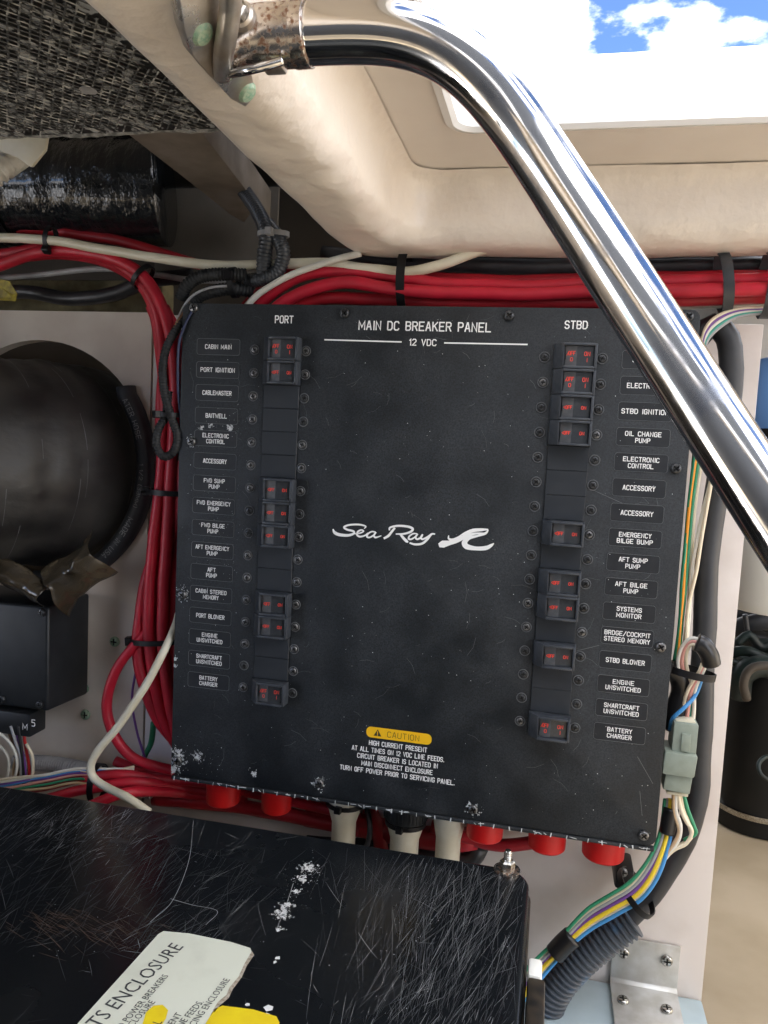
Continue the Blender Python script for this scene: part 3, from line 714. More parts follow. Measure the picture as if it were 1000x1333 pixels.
# ================================================================== CABLES, upper left and top
GR_TOP = 'red battery cables above the panel'
GR_LEFT = 'red battery cables down the left of the panel'
cable('white_cable', 'thick cream cable sagging across the top left, printed with faint text', [(-60, 308), (0, 309), (70, 314), (150, 327), (230, 340), (310, 347), (370, 343), (430, 343), (480, 350), (530, 354), (570, 346), (608, 332), (650, 318)], .0088, M_creamc, Y=.028)
cable('white_cable', 'white cable bending up from behind the panel top edge to the deck beam corner', [(318, 402), (335, 384), (358, 369), (388, 354), (425, 341), (470, 330)], .0058, M_whitec, Y=.018)
cable('grey_cable', 'dull grey cable running behind the red cables at top left', [(-60, 364), (0, 362), (60, 357), (130, 350), (200, 357), (250, 365), (300, 366)], .0056, M_greyc, Y=.06)
for i, (pts, lab, d, mm) in enumerate([
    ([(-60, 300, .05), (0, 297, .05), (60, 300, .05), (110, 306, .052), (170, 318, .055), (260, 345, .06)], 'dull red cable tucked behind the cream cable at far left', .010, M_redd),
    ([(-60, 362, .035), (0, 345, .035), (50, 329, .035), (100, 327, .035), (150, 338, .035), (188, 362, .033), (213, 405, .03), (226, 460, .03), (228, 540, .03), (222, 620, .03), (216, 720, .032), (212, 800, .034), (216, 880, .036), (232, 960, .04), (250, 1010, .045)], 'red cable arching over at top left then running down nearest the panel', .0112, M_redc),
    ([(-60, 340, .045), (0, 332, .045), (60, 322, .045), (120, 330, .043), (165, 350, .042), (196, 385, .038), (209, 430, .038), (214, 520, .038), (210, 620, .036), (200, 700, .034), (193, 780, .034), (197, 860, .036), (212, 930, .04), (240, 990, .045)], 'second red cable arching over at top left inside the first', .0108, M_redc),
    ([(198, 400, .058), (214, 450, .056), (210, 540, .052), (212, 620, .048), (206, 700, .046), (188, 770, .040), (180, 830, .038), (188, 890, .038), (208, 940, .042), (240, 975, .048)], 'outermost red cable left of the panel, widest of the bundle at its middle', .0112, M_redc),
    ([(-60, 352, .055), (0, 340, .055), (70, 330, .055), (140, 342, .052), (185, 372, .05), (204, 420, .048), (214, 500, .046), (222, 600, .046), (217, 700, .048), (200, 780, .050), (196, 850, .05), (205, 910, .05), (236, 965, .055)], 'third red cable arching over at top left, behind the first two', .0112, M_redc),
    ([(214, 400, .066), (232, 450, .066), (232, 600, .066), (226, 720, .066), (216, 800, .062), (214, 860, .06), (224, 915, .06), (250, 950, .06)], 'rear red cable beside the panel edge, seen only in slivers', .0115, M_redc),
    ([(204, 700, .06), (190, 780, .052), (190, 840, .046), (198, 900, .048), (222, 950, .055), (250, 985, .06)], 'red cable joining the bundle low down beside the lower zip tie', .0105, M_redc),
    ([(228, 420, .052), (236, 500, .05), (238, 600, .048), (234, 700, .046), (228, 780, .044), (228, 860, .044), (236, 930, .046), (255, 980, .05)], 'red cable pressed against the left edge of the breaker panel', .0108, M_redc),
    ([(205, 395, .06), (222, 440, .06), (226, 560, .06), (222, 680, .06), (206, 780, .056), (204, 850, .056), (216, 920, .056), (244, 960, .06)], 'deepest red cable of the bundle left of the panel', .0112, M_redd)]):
    cable('red_cable', lab, pts, d, mm, group=GR_LEFT, Y=.04)
cable('red_cable', 'bright red cable looping out to the left below the lower zip tie', [(196, 820, .038), (180, 835, .034), (157, 862, .03), (143, 893, .028), (140, 925, .028), (150, 960, .028), (172, 985, .03), (205, 999, .034), (250, 1008, .045)], .0098, M_redc, group=GR_LEFT)
topred = [([(325, 420, .03), (345, 390, .03), (385, 362, .03), (430, 352, .03), (500, 358, .03), (580, 370, .03), (700, 372, .03), (800, 369, .03), (900, 366, .03), (1060, 364, .03)], 'top red cable running along above the breaker panel', M_redc),
          ([(340, 430, .022), (362, 398, .022), (400, 378, .022), (450, 368, .022), (530, 378, .022), (640, 383, .022), (760, 380, .022), (860, 378, .022), (960, 377, .022), (1060, 376, .022)], 'front red cable running along above the breaker panel', M_redc),
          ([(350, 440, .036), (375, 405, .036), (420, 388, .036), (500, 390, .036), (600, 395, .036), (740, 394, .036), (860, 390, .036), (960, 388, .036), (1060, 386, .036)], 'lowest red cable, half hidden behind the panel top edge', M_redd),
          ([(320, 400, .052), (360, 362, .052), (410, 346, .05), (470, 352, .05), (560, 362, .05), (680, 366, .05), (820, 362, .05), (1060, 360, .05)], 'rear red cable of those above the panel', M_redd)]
for pts, lab, mm in topred: cable('red_cable', lab, pts, .0108, mm, group=GR_TOP)
for pts, lab, d in (([(420, 330, .055), (500, 340, .055), (600, 346, .055), (740, 348, .055), (880, 346, .055), (1060, 346, .055)], 'black cable running above the red cables at top', .014),
                    ([(440, 350, .06), (540, 334, .065), (640, 332, .065), (780, 334, .065), (900, 333, .065), (1060, 334, .065)], 'upper black cable tight under the deck beam', .012),
                    ([(-60, 385, .07), (30, 380, .07), (90, 388, .07), (150, 382, .07), (190, 365, .07), (250, 360, .07)], 'black cable behind the bulkhead top edge at left', .014)):
    cable('black_cable', lab, pts, d, M_blackc)
cable('cream_wire', 'cream wire along the bulkhead top at right, over the harness', [(830, 402, .055), (880, 400, .05), (930, 399, .045), (980, 396, .04), (1060, 392, .04)], .004, M_whitec, cat='wire')
# corrugated loom dropping from the beam
loom('corrugated_conduit', 'grey corrugated conduit dropping from behind the deck beam', px3([(296, 218, .08), (315, 245, .055), (336, 276, .03), (347, 305, .02), (344, 335, .02), (343, 362, .025)]), .0135, M_loom, pitch=.0030)
loom('corrugated_conduit', 'short corrugated conduit curling down to the right of the dropping one', px3([(349, 292, .03), (361, 308, .022), (369, 330, .02), (362, 352, .02), (345, 362, .022), (322, 366, .03)]), .0125, M_loom, pitch=.0028)
loom('corrugated_conduit', 'corrugated conduit lying along above the panel top left corner', px3([(320, 358, .02), (290, 357, .016), (262, 360, .014), (243, 372, .014), (236, 388, .018)]), .0115, M_loomd, pitch=.0028)
loom('corrugated_conduit', 'lower corrugated conduit bundled above the panel top left corner', px3([(330, 380, .03), (300, 376, .022), (268, 382, .02), (250, 393, .02)]), .0115, M_loomd, pitch=.0028)
loom('corrugated_conduit', 'black corrugated loop hanging left of the panel', px3([(248, 400, .01), (232, 425, .006), (218, 450, .004), (212, 478, .002), (214, 510, 0), (222, 540, 0), (231, 568, 0), (226, 588, 0), (213, 594, 0), (204, 580, 0), (206, 560, 0), (216, 540, .004), (219, 510, .008)]), .0078, M_loomd, pitch=.0026, cat='corrugated conduit')
for pts, c_, lab in (([(252, 402, .0), (242, 420, -.002), (233, 450, -.002), (232, 500, .002), (236, 560, .006), (236, 640, .02)], 'navy', 'dark blue wire beside the hanging black loop'),
                     ([(256, 404, .004), (247, 425, .003), (240, 455, .002), (238, 520, .004), (233, 600, .01)], 'black', 'thin black wire curving down from the panel top left screw'),
                     ([(246, 398, .006), (232, 418, .004), (218, 446, .004), (213, 470, .01)], 'brown', 'thin brown wire beside the panel top left screw'),
                     ([(300, 372, .012), (275, 374, .010), (252, 384, .010), (238, 402, .010), (226, 432, .012)], 'grey', 'thin grey wire across the conduits above the panel corner'),
                     ([(178, 868, .05), (172, 910, .05), (178, 950, .05), (190, 990, .05)], 'purple', 'purple wire behind the white cable at lower left'),
                     ([(200, 940, .055), (196, 968, .055), (188, 985, .055), (184, 1010, .055)], 'green', 'dark green wire in the gap left of the panel bottom')):
    cable('wire', lab, pts, .0024 if c_ != 'green' else .006, WIRE[c_], cat='wire', seg=6)
cable('white_cable', 'cream cable crossing in front of the red loop at lower left', [(236, 790, .03), (228, 818, .012), (212, 852, .0), (188, 895, -.008), (158, 940, -.014), (130, 975, -.016), (119, 995, -.016), (122, 1012, -.016), (140, 1026, -.02), (165, 1038, -.03), (195, 1058, -.03)], .0074, M_creamc)
# loose red cables low on the left and under the panel
for pts, lab in (([(30, 1030, .02), (90, 1016, .02), (150, 1008, .02), (210, 1014, .04), (260, 1018, .06)], 'red cable lying level below the red loop'),
                 ([(60, 1040, .01), (120, 1026, .01), (180, 1018, .02), (240, 1026, .055), (300, 1036, .06)], 'red cable low left, just above the black lid'),
                 ([(110, 1052, -.01), (160, 1034, .0), (205, 1030, .03), (250, 1034, .058), (320, 1044, .062)], 'nearest red cable low left, touching the black lid'),
                 ([(150, 990, .05), (200, 1010, .05), (280, 1022, .05), (360, 1040, .05), (440, 1056, .05)], 'red cable behind the first two red boots')):
    cable('red_cable', lab, pts, .0098, M_redc, group='red cables under the panel')
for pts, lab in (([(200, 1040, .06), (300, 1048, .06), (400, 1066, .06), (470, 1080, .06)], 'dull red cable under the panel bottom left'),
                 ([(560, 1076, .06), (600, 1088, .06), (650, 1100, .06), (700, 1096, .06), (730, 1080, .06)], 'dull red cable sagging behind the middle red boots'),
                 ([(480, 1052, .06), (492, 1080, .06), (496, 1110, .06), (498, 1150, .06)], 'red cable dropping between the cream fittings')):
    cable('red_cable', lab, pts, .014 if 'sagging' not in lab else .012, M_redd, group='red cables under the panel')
cable('red_cable', 'thick dark red cable added to fill the dark gap behind the cream fittings', [(400, 1062, .066), (470, 1074, .066), (540, 1088, .066), (600, 1094, .066), (620, 1090, .066)], .022, M_redd, group='red cables under the panel')  # dark shapes added here to darken the gap behind the fittings
cable('black_cable', 'black cable added to fill the dark gap behind the cream fittings, under the red one', [(400, 1100, .07), (470, 1104, .07), (540, 1116, .07), (606, 1122, .07), (625, 1100, .07)], .018, M_blackc)
cable('black_cable', 'black cable dropping between the two left cream fittings', [(478, 1050, .05), (482, 1080, .04), (476, 1110, .04), (474, 1150, .04)], .005, M_blackc)
# multicoloured wires at the lower left
lw = [('white', [(-30, 945), (0, 955), (18, 975), (22, 1000), (12, 1030)]), ('white', [(-30, 960), (-5, 968), (10, 985), (10, 1010), (0, 1030)]), ('brown', [(8, 945), (16, 965), (22, 990), (24, 1030)]),
      ('grey', [(14, 945), (20, 965), (28, 990), (28, 1030)]), ('purple', [(18, 945), (26, 970), (32, 995), (33, 1030)]), ('red', [(30, 945), (33, 970), (38, 1000), (36, 1030)]),
      ('black', [(24, 945), (27, 970), (30, 1000), (31, 1030)]), ('cream', [(34, 968), (42, 985), (42, 1010), (34, 1026)]), ('tan', [(20, 945), (24, 975), (18, 1000), (20, 1030)])]
for i, (c_, pts) in enumerate(lw):
    cable('wire', {0: 'outer white wire looping below the junction box', 1: 'inner white wire looping below the junction box'}.get(i, c_ + ' wire dropping out of the small plug under the junction box'), [(x, y, .02 + .003 * (i % 3)) for x, y in pts], .0030, WIRE[c_], cat='wire', seg=6, group='wires below the junction box')
loom('corrugated_conduit', 'grey corrugated conduit lying level at lower left', px3([(20, 992, .055), (60, 994, .055), (100, 1000, .05), (140, 1010, .05), (200, 1030, .05)]), .0165, M_greyc, pitch=.0030)
for i, (c_, y) in enumerate((('blue', 1014), ('pink', 1018), ('white', 1009), ('green', 1021), ('purple', 1012), ('tan', 1024), ('cream', 1006))):
    cable('wire', c_ + ' wire in the loose flat bundle above the lid at left', [(-20, y + 12, .01), (20, y + 6, .01), (60, y - 3 + i, .01), (95, y - 10 + i, .012), (130, y - 12 + 2 * i, .02), (175, y - 8, .03)], .0028, WIRE[c_], cat='wire', seg=6, group='loose bundle of thin wires at lower left')

zip_tie('black zip tie round the thick cream cable at top left', at(66, 311, .032), at(100, 318, .03) - at(30, 311, .03), .0105, .008, (0, 0, 1), headdir=(0, -.5, -1))
zip_tie('black zip tie round the two red cables where they turn down at top left', at(186, 360, .038), (at(200, 378, .035) - at(165, 342, .035)), .012, .010, (.6, 0, 1), headdir=(-1, -.4, .2), head=False)
zip_tie('black zip tie round the red bundle at the middle left, head to the left', at(221, 641, .040), (0, 0, 1), .020, .015, (1, 0, 0), wd=.005, headdir=(-1, -.3, 0), tail=.012)
zip_tie('black zip tie round the red bundle near the lower left green screw', at(204, 833, .041), (at(206, 860, .04) - at(202, 800, .04)), .026, .015, (1, 0, 0), wd=.005, headdir=(-1, -.3, 0))
zip_tie('black zip tie at the neck of the hanging corrugated loop', at(218, 540, .002), (0, 0, 1), .009, .0065, (1, 0, 0), wd=.004, headdir=(-.8, -1, 0))
zip_tie('black zip tie upright over the red cables above the title', at(527, 366, .036), (1, 0, 0), .024, .020, (0, 0, 1), wd=.0072, head=False)
zip_tie('grey zip tie round the cables above the panel top right corner', at(942, 368, .034), at(960, 366, .03) - at(924, 371, .03), .022, .018, (0, 0, 1), wd=.008, head=False, M=M_loom)
zip_tie('dark zip tie at the right edge of the picture', at(998, 372, .034), (1, 0, 0), .024, .018, (0, 0, 1), wd=.007, head=False, M=M_loom)
zip_tie('black zip tie round the conduits where they meet above the panel', at(305, 368, .02), (1, 0, .1), .012, .010, (0, 0, 1), wd=.005, headdir=(0, -1, .3))
zip_tie('wide black zip tie round the lower left red cables', at(128, 1020, .012), (1, 0, 0), .018, .014, (0, 0, 1), wd=.006, head=False)
zip_tie('grey zip tie joining the two dropping conduits', at(356, 305, .018), (0, 0, 1), .013, .008, (1, 0, 0), wd=.004, M=M_greyc, headdir=(0, -1, 0))

# ================================================================== CAVITY at the upper left
# insulation panel overhead
IZ = .272
ins = empty('insulation_panel', 'black foam insulation with a scrim net and pale worn patches overhead', 'insulation', (-.3, -.6, IZ))
c0 = Vector((-.082, -.196))
box('foam', -1.29, -.0795, -.78, -.197, IZ, IZ + .03, M_foil, ins, bev=.003)
V = []; F = []
def bar3(a, b, r):
    a, b = Vector(a), Vector(b); d = (b - a).normalized(); s = d.cross(Vector((0, 0, 1))).normalized() * r; u = Vector((0, 0, 1)) * r * .7
    k = len(V); V.extend([a + s, a - u, a - s, b + s, b - u, b - s]); F.extend([(k, k + 1, k + 4, k + 3), (k + 1, k + 2, k + 5, k + 4)])
pit = .0043
for k in range(-90, 120):
    for sgn in (1, -1):
        # thread family: x*sin + y*cos = k*pitch ; drawn in short wavering pieces
        prev = None
        ang = rad(38) * sgn
        d = Vector((math.sin(ang), math.cos(ang))); nn = Vector((d.y, -d.x)); base = Vector((-.24, -.32)) + nn * (k * pit)
        for s in range(-16, 17):
            p = base + d * (s * .018); p += nn * mnoise.noise(Vector((p.x * 40, p.y * 40, sgn))) * .0016
            ok = -.46 < p.x < -.084 and -.56 < p.y < -.199
            q = (p.x, p.y, IZ - .0004 - .0003 * (sgn > 0))
            if ok and prev: bar3(prev, q, .00048)
            prev = q if ok else None
mesh('scrim_net', V, F, M_thread, ins)['kind'] = 'stuff'
V, F = tubev(grid_noise([Vector((-.62 + .53 * i / 90, -.1975, IZ + .001)) for i in range(91)], .0018, 220), .0016, 6)
mesh('frayed_edge', V, F, mat('frayed edge', (.35, .34, .31), .8, c2=(.12, .12, .11), nscale=300), ins)
b_ = lathe('washer', [(.0001, .0008), (.004, .0006), (.0045, 0)], M_greyc, ins, c=atz(115, 118, IZ - .0012), axis='Z', seg=16)

tube('stringer', [(0, 0, 0), (1, 0, 0)], .01, M_brown, spline=False) if 0 else None
# stringer seen in the gap beyond the insulation
sp_ = [atz(160, 170, .315), atz(262, 172, .315), atz(352, 288, .315), atz(328, 276, .315), atz(318, 290, .315), atz(300, 280, .315), atz(240, 232, .315)]
struct(poly_prism('stringer', sp_, (0, 0, .03), M_brown, bev=.001))
pl = empty('cavity_plate', 'dull grey beige plate in the dark gap above the left of the panel', 'plate', at(265, 290, .17))
a_, b2 = at(203, 246, .17), at(360, 335, .17)
box('sheet', a_.x, b2.x, .17, .174, b2.z - .02, a_.z, M_plate, pl, bev=.001)
lathe('bolt', [(.0065, 0), (.0065, .004), (.0045, .008), (.0001, .009)], M_steel, pl, c=at(222, 306, .168), axis='Y', seg=6, smooth=False)
lathe('bolt', [(.0045, 0), (.0045, .004), (.003, .006), (.0001, .0065)], M_steel, pl, c=at(205, 270, .168), axis='Y', seg=6, smooth=False)
# shiny plastic wrapped duct
P = px3([(-260, 250, .07), (-40, 252, .07), (40, 250, .07), (120, 248, .07), (186, 250, .075), (215, 250, .08)])
o = tube('wrapped_duct', P, .050, M_ductp, seg=40, per=16, rf=lambda i, p: .050 + .0022 * mnoise.noise(p * 60)); tag(o, 'black duct wrapped in shiny crinkled plastic in the dark gap at top left', 'duct')
for x, yy in ((8, 250), (30, 256)):
    zip_tie('black strap round the shiny duct, ' + ('at the left edge' if x < 20 else 'second from the left edge'), at(x, 251, .07), (1, 0, 0), .0525, .0525, (0, 0, 1), wd=.006, head=False)
loom('white_ribbed_hose', 'white ribbed hose end at the far upper left', px3([(-50, 250, -.05), (-20, 235, -.05), (8, 215, -.04), (26, 203, -.02)]), .021, M_whitec, pitch=.0062, cat='hose', depth=.22)
o = poly_prism('cloth_flap', [at(-20, 168, -.06), at(62, 172, -.06), at(58, 196, -.06), at(40, 218, -.06), at(22, 205, -.06), at(-20, 190, -.06)], (0, .004, .001), M_creamc, bev=.001); tag(o, 'torn beige flap hanging over the white ribbed hose', 'flap')
# foam strip behind the bulkhead top and dark backing added to keep sky out of the cavity
o = box('foam_strip', at(-60, 380, .1).x, at(212, 380, .1).x, .10, .125, at(100, 408, .1).z, at(100, 364, .1).z, M_foam, bev=.003); tag(o, 'old yellowish foam strip behind the bulkhead top edge', 'foam strip')
struct(box('dark_backing', -1.29, -.052, .42, .43, -.45, .439, M_hull))
struct(box('dark_backing', -.0515, .26, .42, .43, -.45, .334, M_hull))
# yellow tag
o = poly_prism('cable_tag', [at(-14, 360, .03), at(12, 366, .03), at(22, 382, .03), at(20, 392, .028), at(-14, 390, .03)], (0, .0008, 0), mat('old yellow tag', (.42, .34, .04), .5, c2=(.2, .16, .03), nscale=200)); tag(o, 'yellow cable tag at the far left edge', 'tag')

# ================================================================== DUCT HOSE through the bulkhead
P = [(-.396, .26, .060), (-.398, .16, .060), (-.406, .09, .060), (-.440, .020, .060), (-.505, -.040, .058), (-.59, -.095, .056), (-.70, -.155, .054)]
o = tube('exhaust_hose', P, .1, M_duct, seg=72, per=16, rf=lambda i, p: .1035 + .0005 * math.sin(i * 1.3) + .0025 * mnoise.noise(p * 22) + .0012 * mnoise.noise(p * 70)); tag(o, 'huge black rubber hose coming out of the round opening at left', 'hose')
hv = o.data; V = []; F = []
for _ in range(150):
    vi = random.randrange(len(hv.vertices)); n0 = random.randint(2, 7); pts_h = []
    for k in range(n0):
        j = vi + k
        if j // 72 != vi // 72: break
        vv = hv.vertices[j]; pts_h.append((vv.co + vv.normal * .0006 + Vector(o.location), vv.normal))
    for (a, na), (b, nb) in zip(pts_h, pts_h[1:]):
        t = na.cross(b - a).normalized() * random.uniform(.0001, .0003); k0 = len(V); V += [a + t, a - t, b - t, b + t]; F.append((k0, k0 + 1, k0 + 2, k0 + 3))
sc_h = mesh('scuffs', V, F, M_scr2, o); sc_h['kind'] = 'stuff'
tr = empty('edge_hose', 'split rubber hose trim with printed letters on the rim of the round opening', 'hose', (HC.x + HR, BY, HC.y))
RT = HR - .001
P = [Vector((HC.x + RT * math.cos(rad(a)), BY - .004, HC.y + RT * math.sin(rad(a)))) for a in range(38, -93, -3)]
P[0] += Vector((.002, 0, .004))
tube('hose', P, .0095, M_rubber, tr, seg=16, per=2)
def arc_text(txt, a0, hgt, adv, M):
    def f(u, v, h):
        th = rad(a0) - u / RT; r = RT + v * .98
        off = math.sqrt(max(0, .0097 ** 2 - v * v))
        return Vector((HC.x + r * math.cos(th), BY - .004 - off - h, HC.y + r * math.sin(th)))
    st = Strokes(f); st.text(txt, 0, 0, hgt, adv=adv, sw=.0005, align='l'); return st
for t_, a0, hh_ in (('ATER HOSE', 33, .0052), ('1 1/2 (38MM)', 2, .0036), ('MADE IN USA', -24, .0056), ('GOODYEAR', -52, .0060)):
    arc_text(t_, a0, hh_, .0046 if hh_ > .004 else .0036, None).build('lettering', M_greyc, tr)
# crumpled plastic film
def film(name, quad, M, label, cat, nu=56, nv=26, amp=.0055, sc=34, th=None):
    V = []; F = []
    a, b, c, d = [Vector(q) for q in quad]
    for i in range(nu + 1):
        for j in range(nv + 1):
            u, v = i / nu, j / nv; p = (a.lerp(b, u)).lerp(d.lerp(c, u), v)
            p += mnoise.noise_vector(p * sc) * amp + mnoise.noise_vector(p * sc * 3.1) * amp * .28; p.y -= .018 * math.sin(math.pi * v); V.append(p)
    for i in range(nu):
        for j in range(nv): F.append((i * (nv + 1) + j, i * (nv + 1) + j + 1, (i + 1) * (nv + 1) + j + 1, (i + 1) * (nv + 1) + j))
    o = mesh(name, V, F, M); smooth_angle(o, 35); sm = o.modifiers.new('t', 'SOLIDIFY'); sm.thickness = .0006; tag(o, label, cat); return o
fl = film('plastic_film', (at(-30, 702, .0), at(70, 762, .01), at(58, 790, .015), at(-30, 742, .02)), M_wrap, 'crinkled brown plastic film under the big hose', 'plastic film')
fl2 = film('plastic_film', (at(62, 736, .012), at(122, 688, .03), at(148, 745, .03), at(96, 796, .02)), M_wrap, 'crumpled lump of brown plastic film above the junction box', 'plastic film', amp=.009)

# ================================================================== JUNCTION BOX
jb = empty('junction_box', 'black junction box on the bulkhead below the big hose', 'junction box', at(60, 925, .05))
p0 = at(118, 780, BY); p1 = at(118, 905, BY); JY = .022
f0 = at(63, 790, JY)
zt = at(118, 772, BY).z; zb = at(118, 903, BY).z
V = [(-.62, JY, zt - .004), (f0.x, JY, zt - .004), (f0.x, JY, zb - .001), (-.62, JY, zb - .001), (-.62, BY - .001, zt), (p0.x, BY - .001, zt), (p0.x, BY - .001, zb), (-.62, BY - .001, zb)]
o = mesh('body', V, [(0, 1, 2, 3), (4, 7, 6, 5), (0, 4, 5, 1), (1, 5, 6, 2), (2, 6, 7, 3), (0, 3, 7, 4)], M_jbox, jb); fix_normals(o); bevel(o, .003, 3)
ppx = at(48, 925, .03)
plug = box('plug', -.50, ppx.x, .020, .045, at(48, 956, .03).z, at(48, 926, .03).z, M_jbox, jb, bev=.002)
st = Strokes(lambda u, v, h: Vector((u, .020 - h - .0003, v)))
q = at(33, 946, .02); st.text('M', q.x, q.z, .0058, width=.0048, sw=.0008); q = at(44, 941, .02); st.text('5', q.x, q.z, .0062, width=.0032, sw=.0008)
st.build('handwriting', M_white, plug)
for x, y in ((55, 797), (52, 917), (3, 910), (92, 775)):
    put('screw', SC_GR if x == 92 else SC_PAN, jb, at(x, y, JY - .0005))

# ================================================================== BOOTS AND FITTINGS under the panel
bt = None
for px, py, wpx, lab in ((291, 1036, 50, 'red rubber boot under the panel, leftmost'), (360, 1045, 44, 'second red rubber boot from the left, left of the cream fittings'),
                         (631, 1082, 50, 'red rubber boot just right of the cream fittings'), (712, 1096, 50, 'red rubber boot above the stud, second from the right'), (785, 1109, 55, 'rightmost red rubber boot under the panel')):
    c = at(px, py, .030); r = wpx / 2 / FPX * (.030 + .626)
    zlow = at(px, py + 19, .030 - r).z
    e = empty('terminal_boot', lab, 'rubber boot', (c.x, .030, zlow), group='red rubber boots under the panel')
    lathe('boot', [(r * .82, -.2032), (r * .9, -.2120), (r, -.2120 - .001), (r * .97, zlow + .0015), (r * .90, zlow), (r * .62, zlow), (r * .58, zlow + .012)], M_boot, e, c=(c.x, .030, 0), seg=32)
for k, (px, w1, w2, lab) in enumerate(((448, 48, 34, 'cream hose fitting under the panel with a black clamp, leftmost'), (528, 60, 40, 'cream hose fitting with a black ribbed collar, middle of three'), (585, 44, 34, 'plain cream hose fitting, rightmost of three'))):
    c = at(px, 1070, .035); r1 = w1 / 2 / FPX * .66; r2 = w2 / 2 / FPX * .66
    e = empty('hose_fitting', lab, 'hose fitting', (c.x, .035, -.30), group='cream hose fittings under the panel')
    if k == 1:
        lathe('ribbed_collar', [(r1 * .9, -.2035), (r1, -.207), (r1, -.2330), (r1 * .9, -.235)], M_loomd, e, c=(c.x, .035, 0), seg=40)
        V = []; F = []
        for q in range(36):
            a = 2 * math.pi * q / 36; v, f = boxv(-.0005, .0005, -.0006, .0006, -.2325, -.208); kk = len(V)
            for (x, y, z) in v:
                X = x; Yy = r1 + y; V.append((c.x + math.cos(a) * Yy - math.sin(a) * X, .035 + math.sin(a) * Yy + math.cos(a) * X, z))
            F += [tuple(i + kk for i in g) for g in f]
        mesh('ribs', V, F, M_loomd, e)['kind'] = 'stuff'
        lathe('body', [(r1 * .86, -.2352), (r1 * .85, -.2400), (r2, -.2530), (r2 * .96, -.30)], M_fit, e, c=(c.x, .035, 0), seg=32)
    else:
        lathe('body', [(r1 * .80, -.2035), (r1, -.207), (r1 * .97, -.222), (r1 * 1.03, -.2225), (r1 * 1.03, -.2255), (r1 * .97, -.226), (r1 * .96, -.2325), (r2, -.2465), (r2 * .98, -.30)], M_fit, e, c=(c.x, .035, 0), seg=32)
    if k < 2:
        zz = -.2290 if k == 0 else -.2378
        zip_tie('black zip tie clamped round the ' + ('leftmost' if k == 0 else 'middle') + ' cream fitting', (c.x, .035, zz), (0, 0.05, 1), r1 * (1.0 if k == 0 else .87) + .0003, r1 * (1.0 if k == 0 else .87) + .0003, (1, 0, 0), wd=.0038, headdir=(-.1, -1, 0))

# ================================================================== BLACK ENCLOSURE LID (foreground)
LZ = -.215
en = empty('electrical_enclosure', 'scratched glossy black enclosure with a pale torn sticker in the foreground', 'enclosure', (-.15, -.28, -.40))
ex1 = .1135; ey1 = -.055
pts = rrect(-.75, ex1, -.75, ey1, .020, 8)
def slab(name, pts, z0, z1, M, parent, bev=.004, seg=4):
    o = poly_prism(name, [(x, y, z1) for x, y in pts], (0, 0, z0 - z1), M, parent); bevel(o, bev, seg); return o
slab('lid', pts, LZ - .012, LZ, M_lid, en)
slab('lid_flange', rrect(-.752, ex1 + .0018, -.752, ey1 + .0018, .021, 8), LZ - .022, LZ - .0122, M_rim, en, bev=.001, seg=1)
slab('tub', rrect(-.745, ex1 - .004, -.745, ey1 - .004, .018, 6), -.448, LZ - .0225, M_lid, en, bev=.001, seg=1)
# stud, washer and nut
sc_ = atz(660, 1133, LZ)
lathe('washer', [(.0098, .0002), (.0098, .0014), (.0085, .0018), (.0045, .0019)], M_rust, en, c=(sc_.x, sc_.y, LZ), seg=28)
lathe('nut', [(.0055, .0019), (.0058, .0024), (.0058, .0070), (.0050, .0078), (.0040, .0085)], M_bscrew, en, c=(sc_.x, sc_.y, LZ), seg=6, smooth=False)
lathe('stud', [(.0031, .0080)] + [(.0031 - .0005 * (i % 2), .0085 + .0007 * i) for i in range(10)] + [(.0022, .0158), (.0008, .0160)], M_bscrew, en, c=(sc_.x, sc_.y, LZ), seg=14)
# latch on the right side
lx = ex1 + .0022
box('latch_cap', lx, lx + .0085, atz(690, 1262, LZ).y - .004, atz(690, 1244, LZ).y, LZ - .020, LZ - .0005, M_filter, en, bev=.002)
box('latch', lx, lx + .0105, -.30, atz(690, 1262, LZ).y - .0045, LZ - .024, LZ - .001, M_rim, en, bev=.002)
# scratches: real hairline slivers lying a hair above the lid
def on_lid(u, v, h): return Vector((u, v, LZ + .00002 + h * .35))
S1, S2, S3 = Strokes(on_lid), Strokes(on_lid), Strokes(on_lid)
def scratch(px, py, ang, ln, wd, SS, curve=0.0):
    P = []; x, y = px, py
    for k in range(5):
        a = ang + curve * .35 * (k / 4 - .5); P.append(atz(x, y, LZ)); x += math.cos(a) * ln / 4; y -= math.sin(a) * ln / 4
    P = [(p.x, p.y) for p in P if p.x < ex1 - .003 and p.y < ey1 - .003]
    if len(P) >= 3: SS.line(P, [wd * q for q in (.25, .9, 1, .8, .2)][:len(P)], cap=False)
def pick():
    r = random.random(); return (S1, .75) if r < .13 else (S2, .95) if r < .45 else (S3, 1.1)
for _ in range(1150):          # dense field at the right
    x = random.gauss(575, 70); y = random.uniform(1130, 1345)
    if x > 686 or x < 380: continue
    s, g = pick(); scratch(x, y, rad(random.gauss(66, 17)), random.uniform(12, 150) * random.random(), random.uniform(.00006, .00022) * g, s, random.uniform(-.5, .5))
for _ in range(700):          # left: long diagonal rubs
    x = random.uniform(-20, 330); y = random.uniform(1040, 1240) + x * .05
    s, g = pick(); s = S3 if random.random() < .35 else s; scratch(x, y, rad(random.gauss(42, 16)), random.uniform(8, 70), random.uniform(.00006, .00022) * g, s, random.uniform(-.4, .4))
for _ in range(160):
    s, g = pick(); scratch(random.uniform(0, 690), random.uniform(1060, 1340), rad(random.uniform(-40, 160)), random.uniform(6, 50), random.uniform(.0001, .00025), s, random.uniform(-.6, .6))
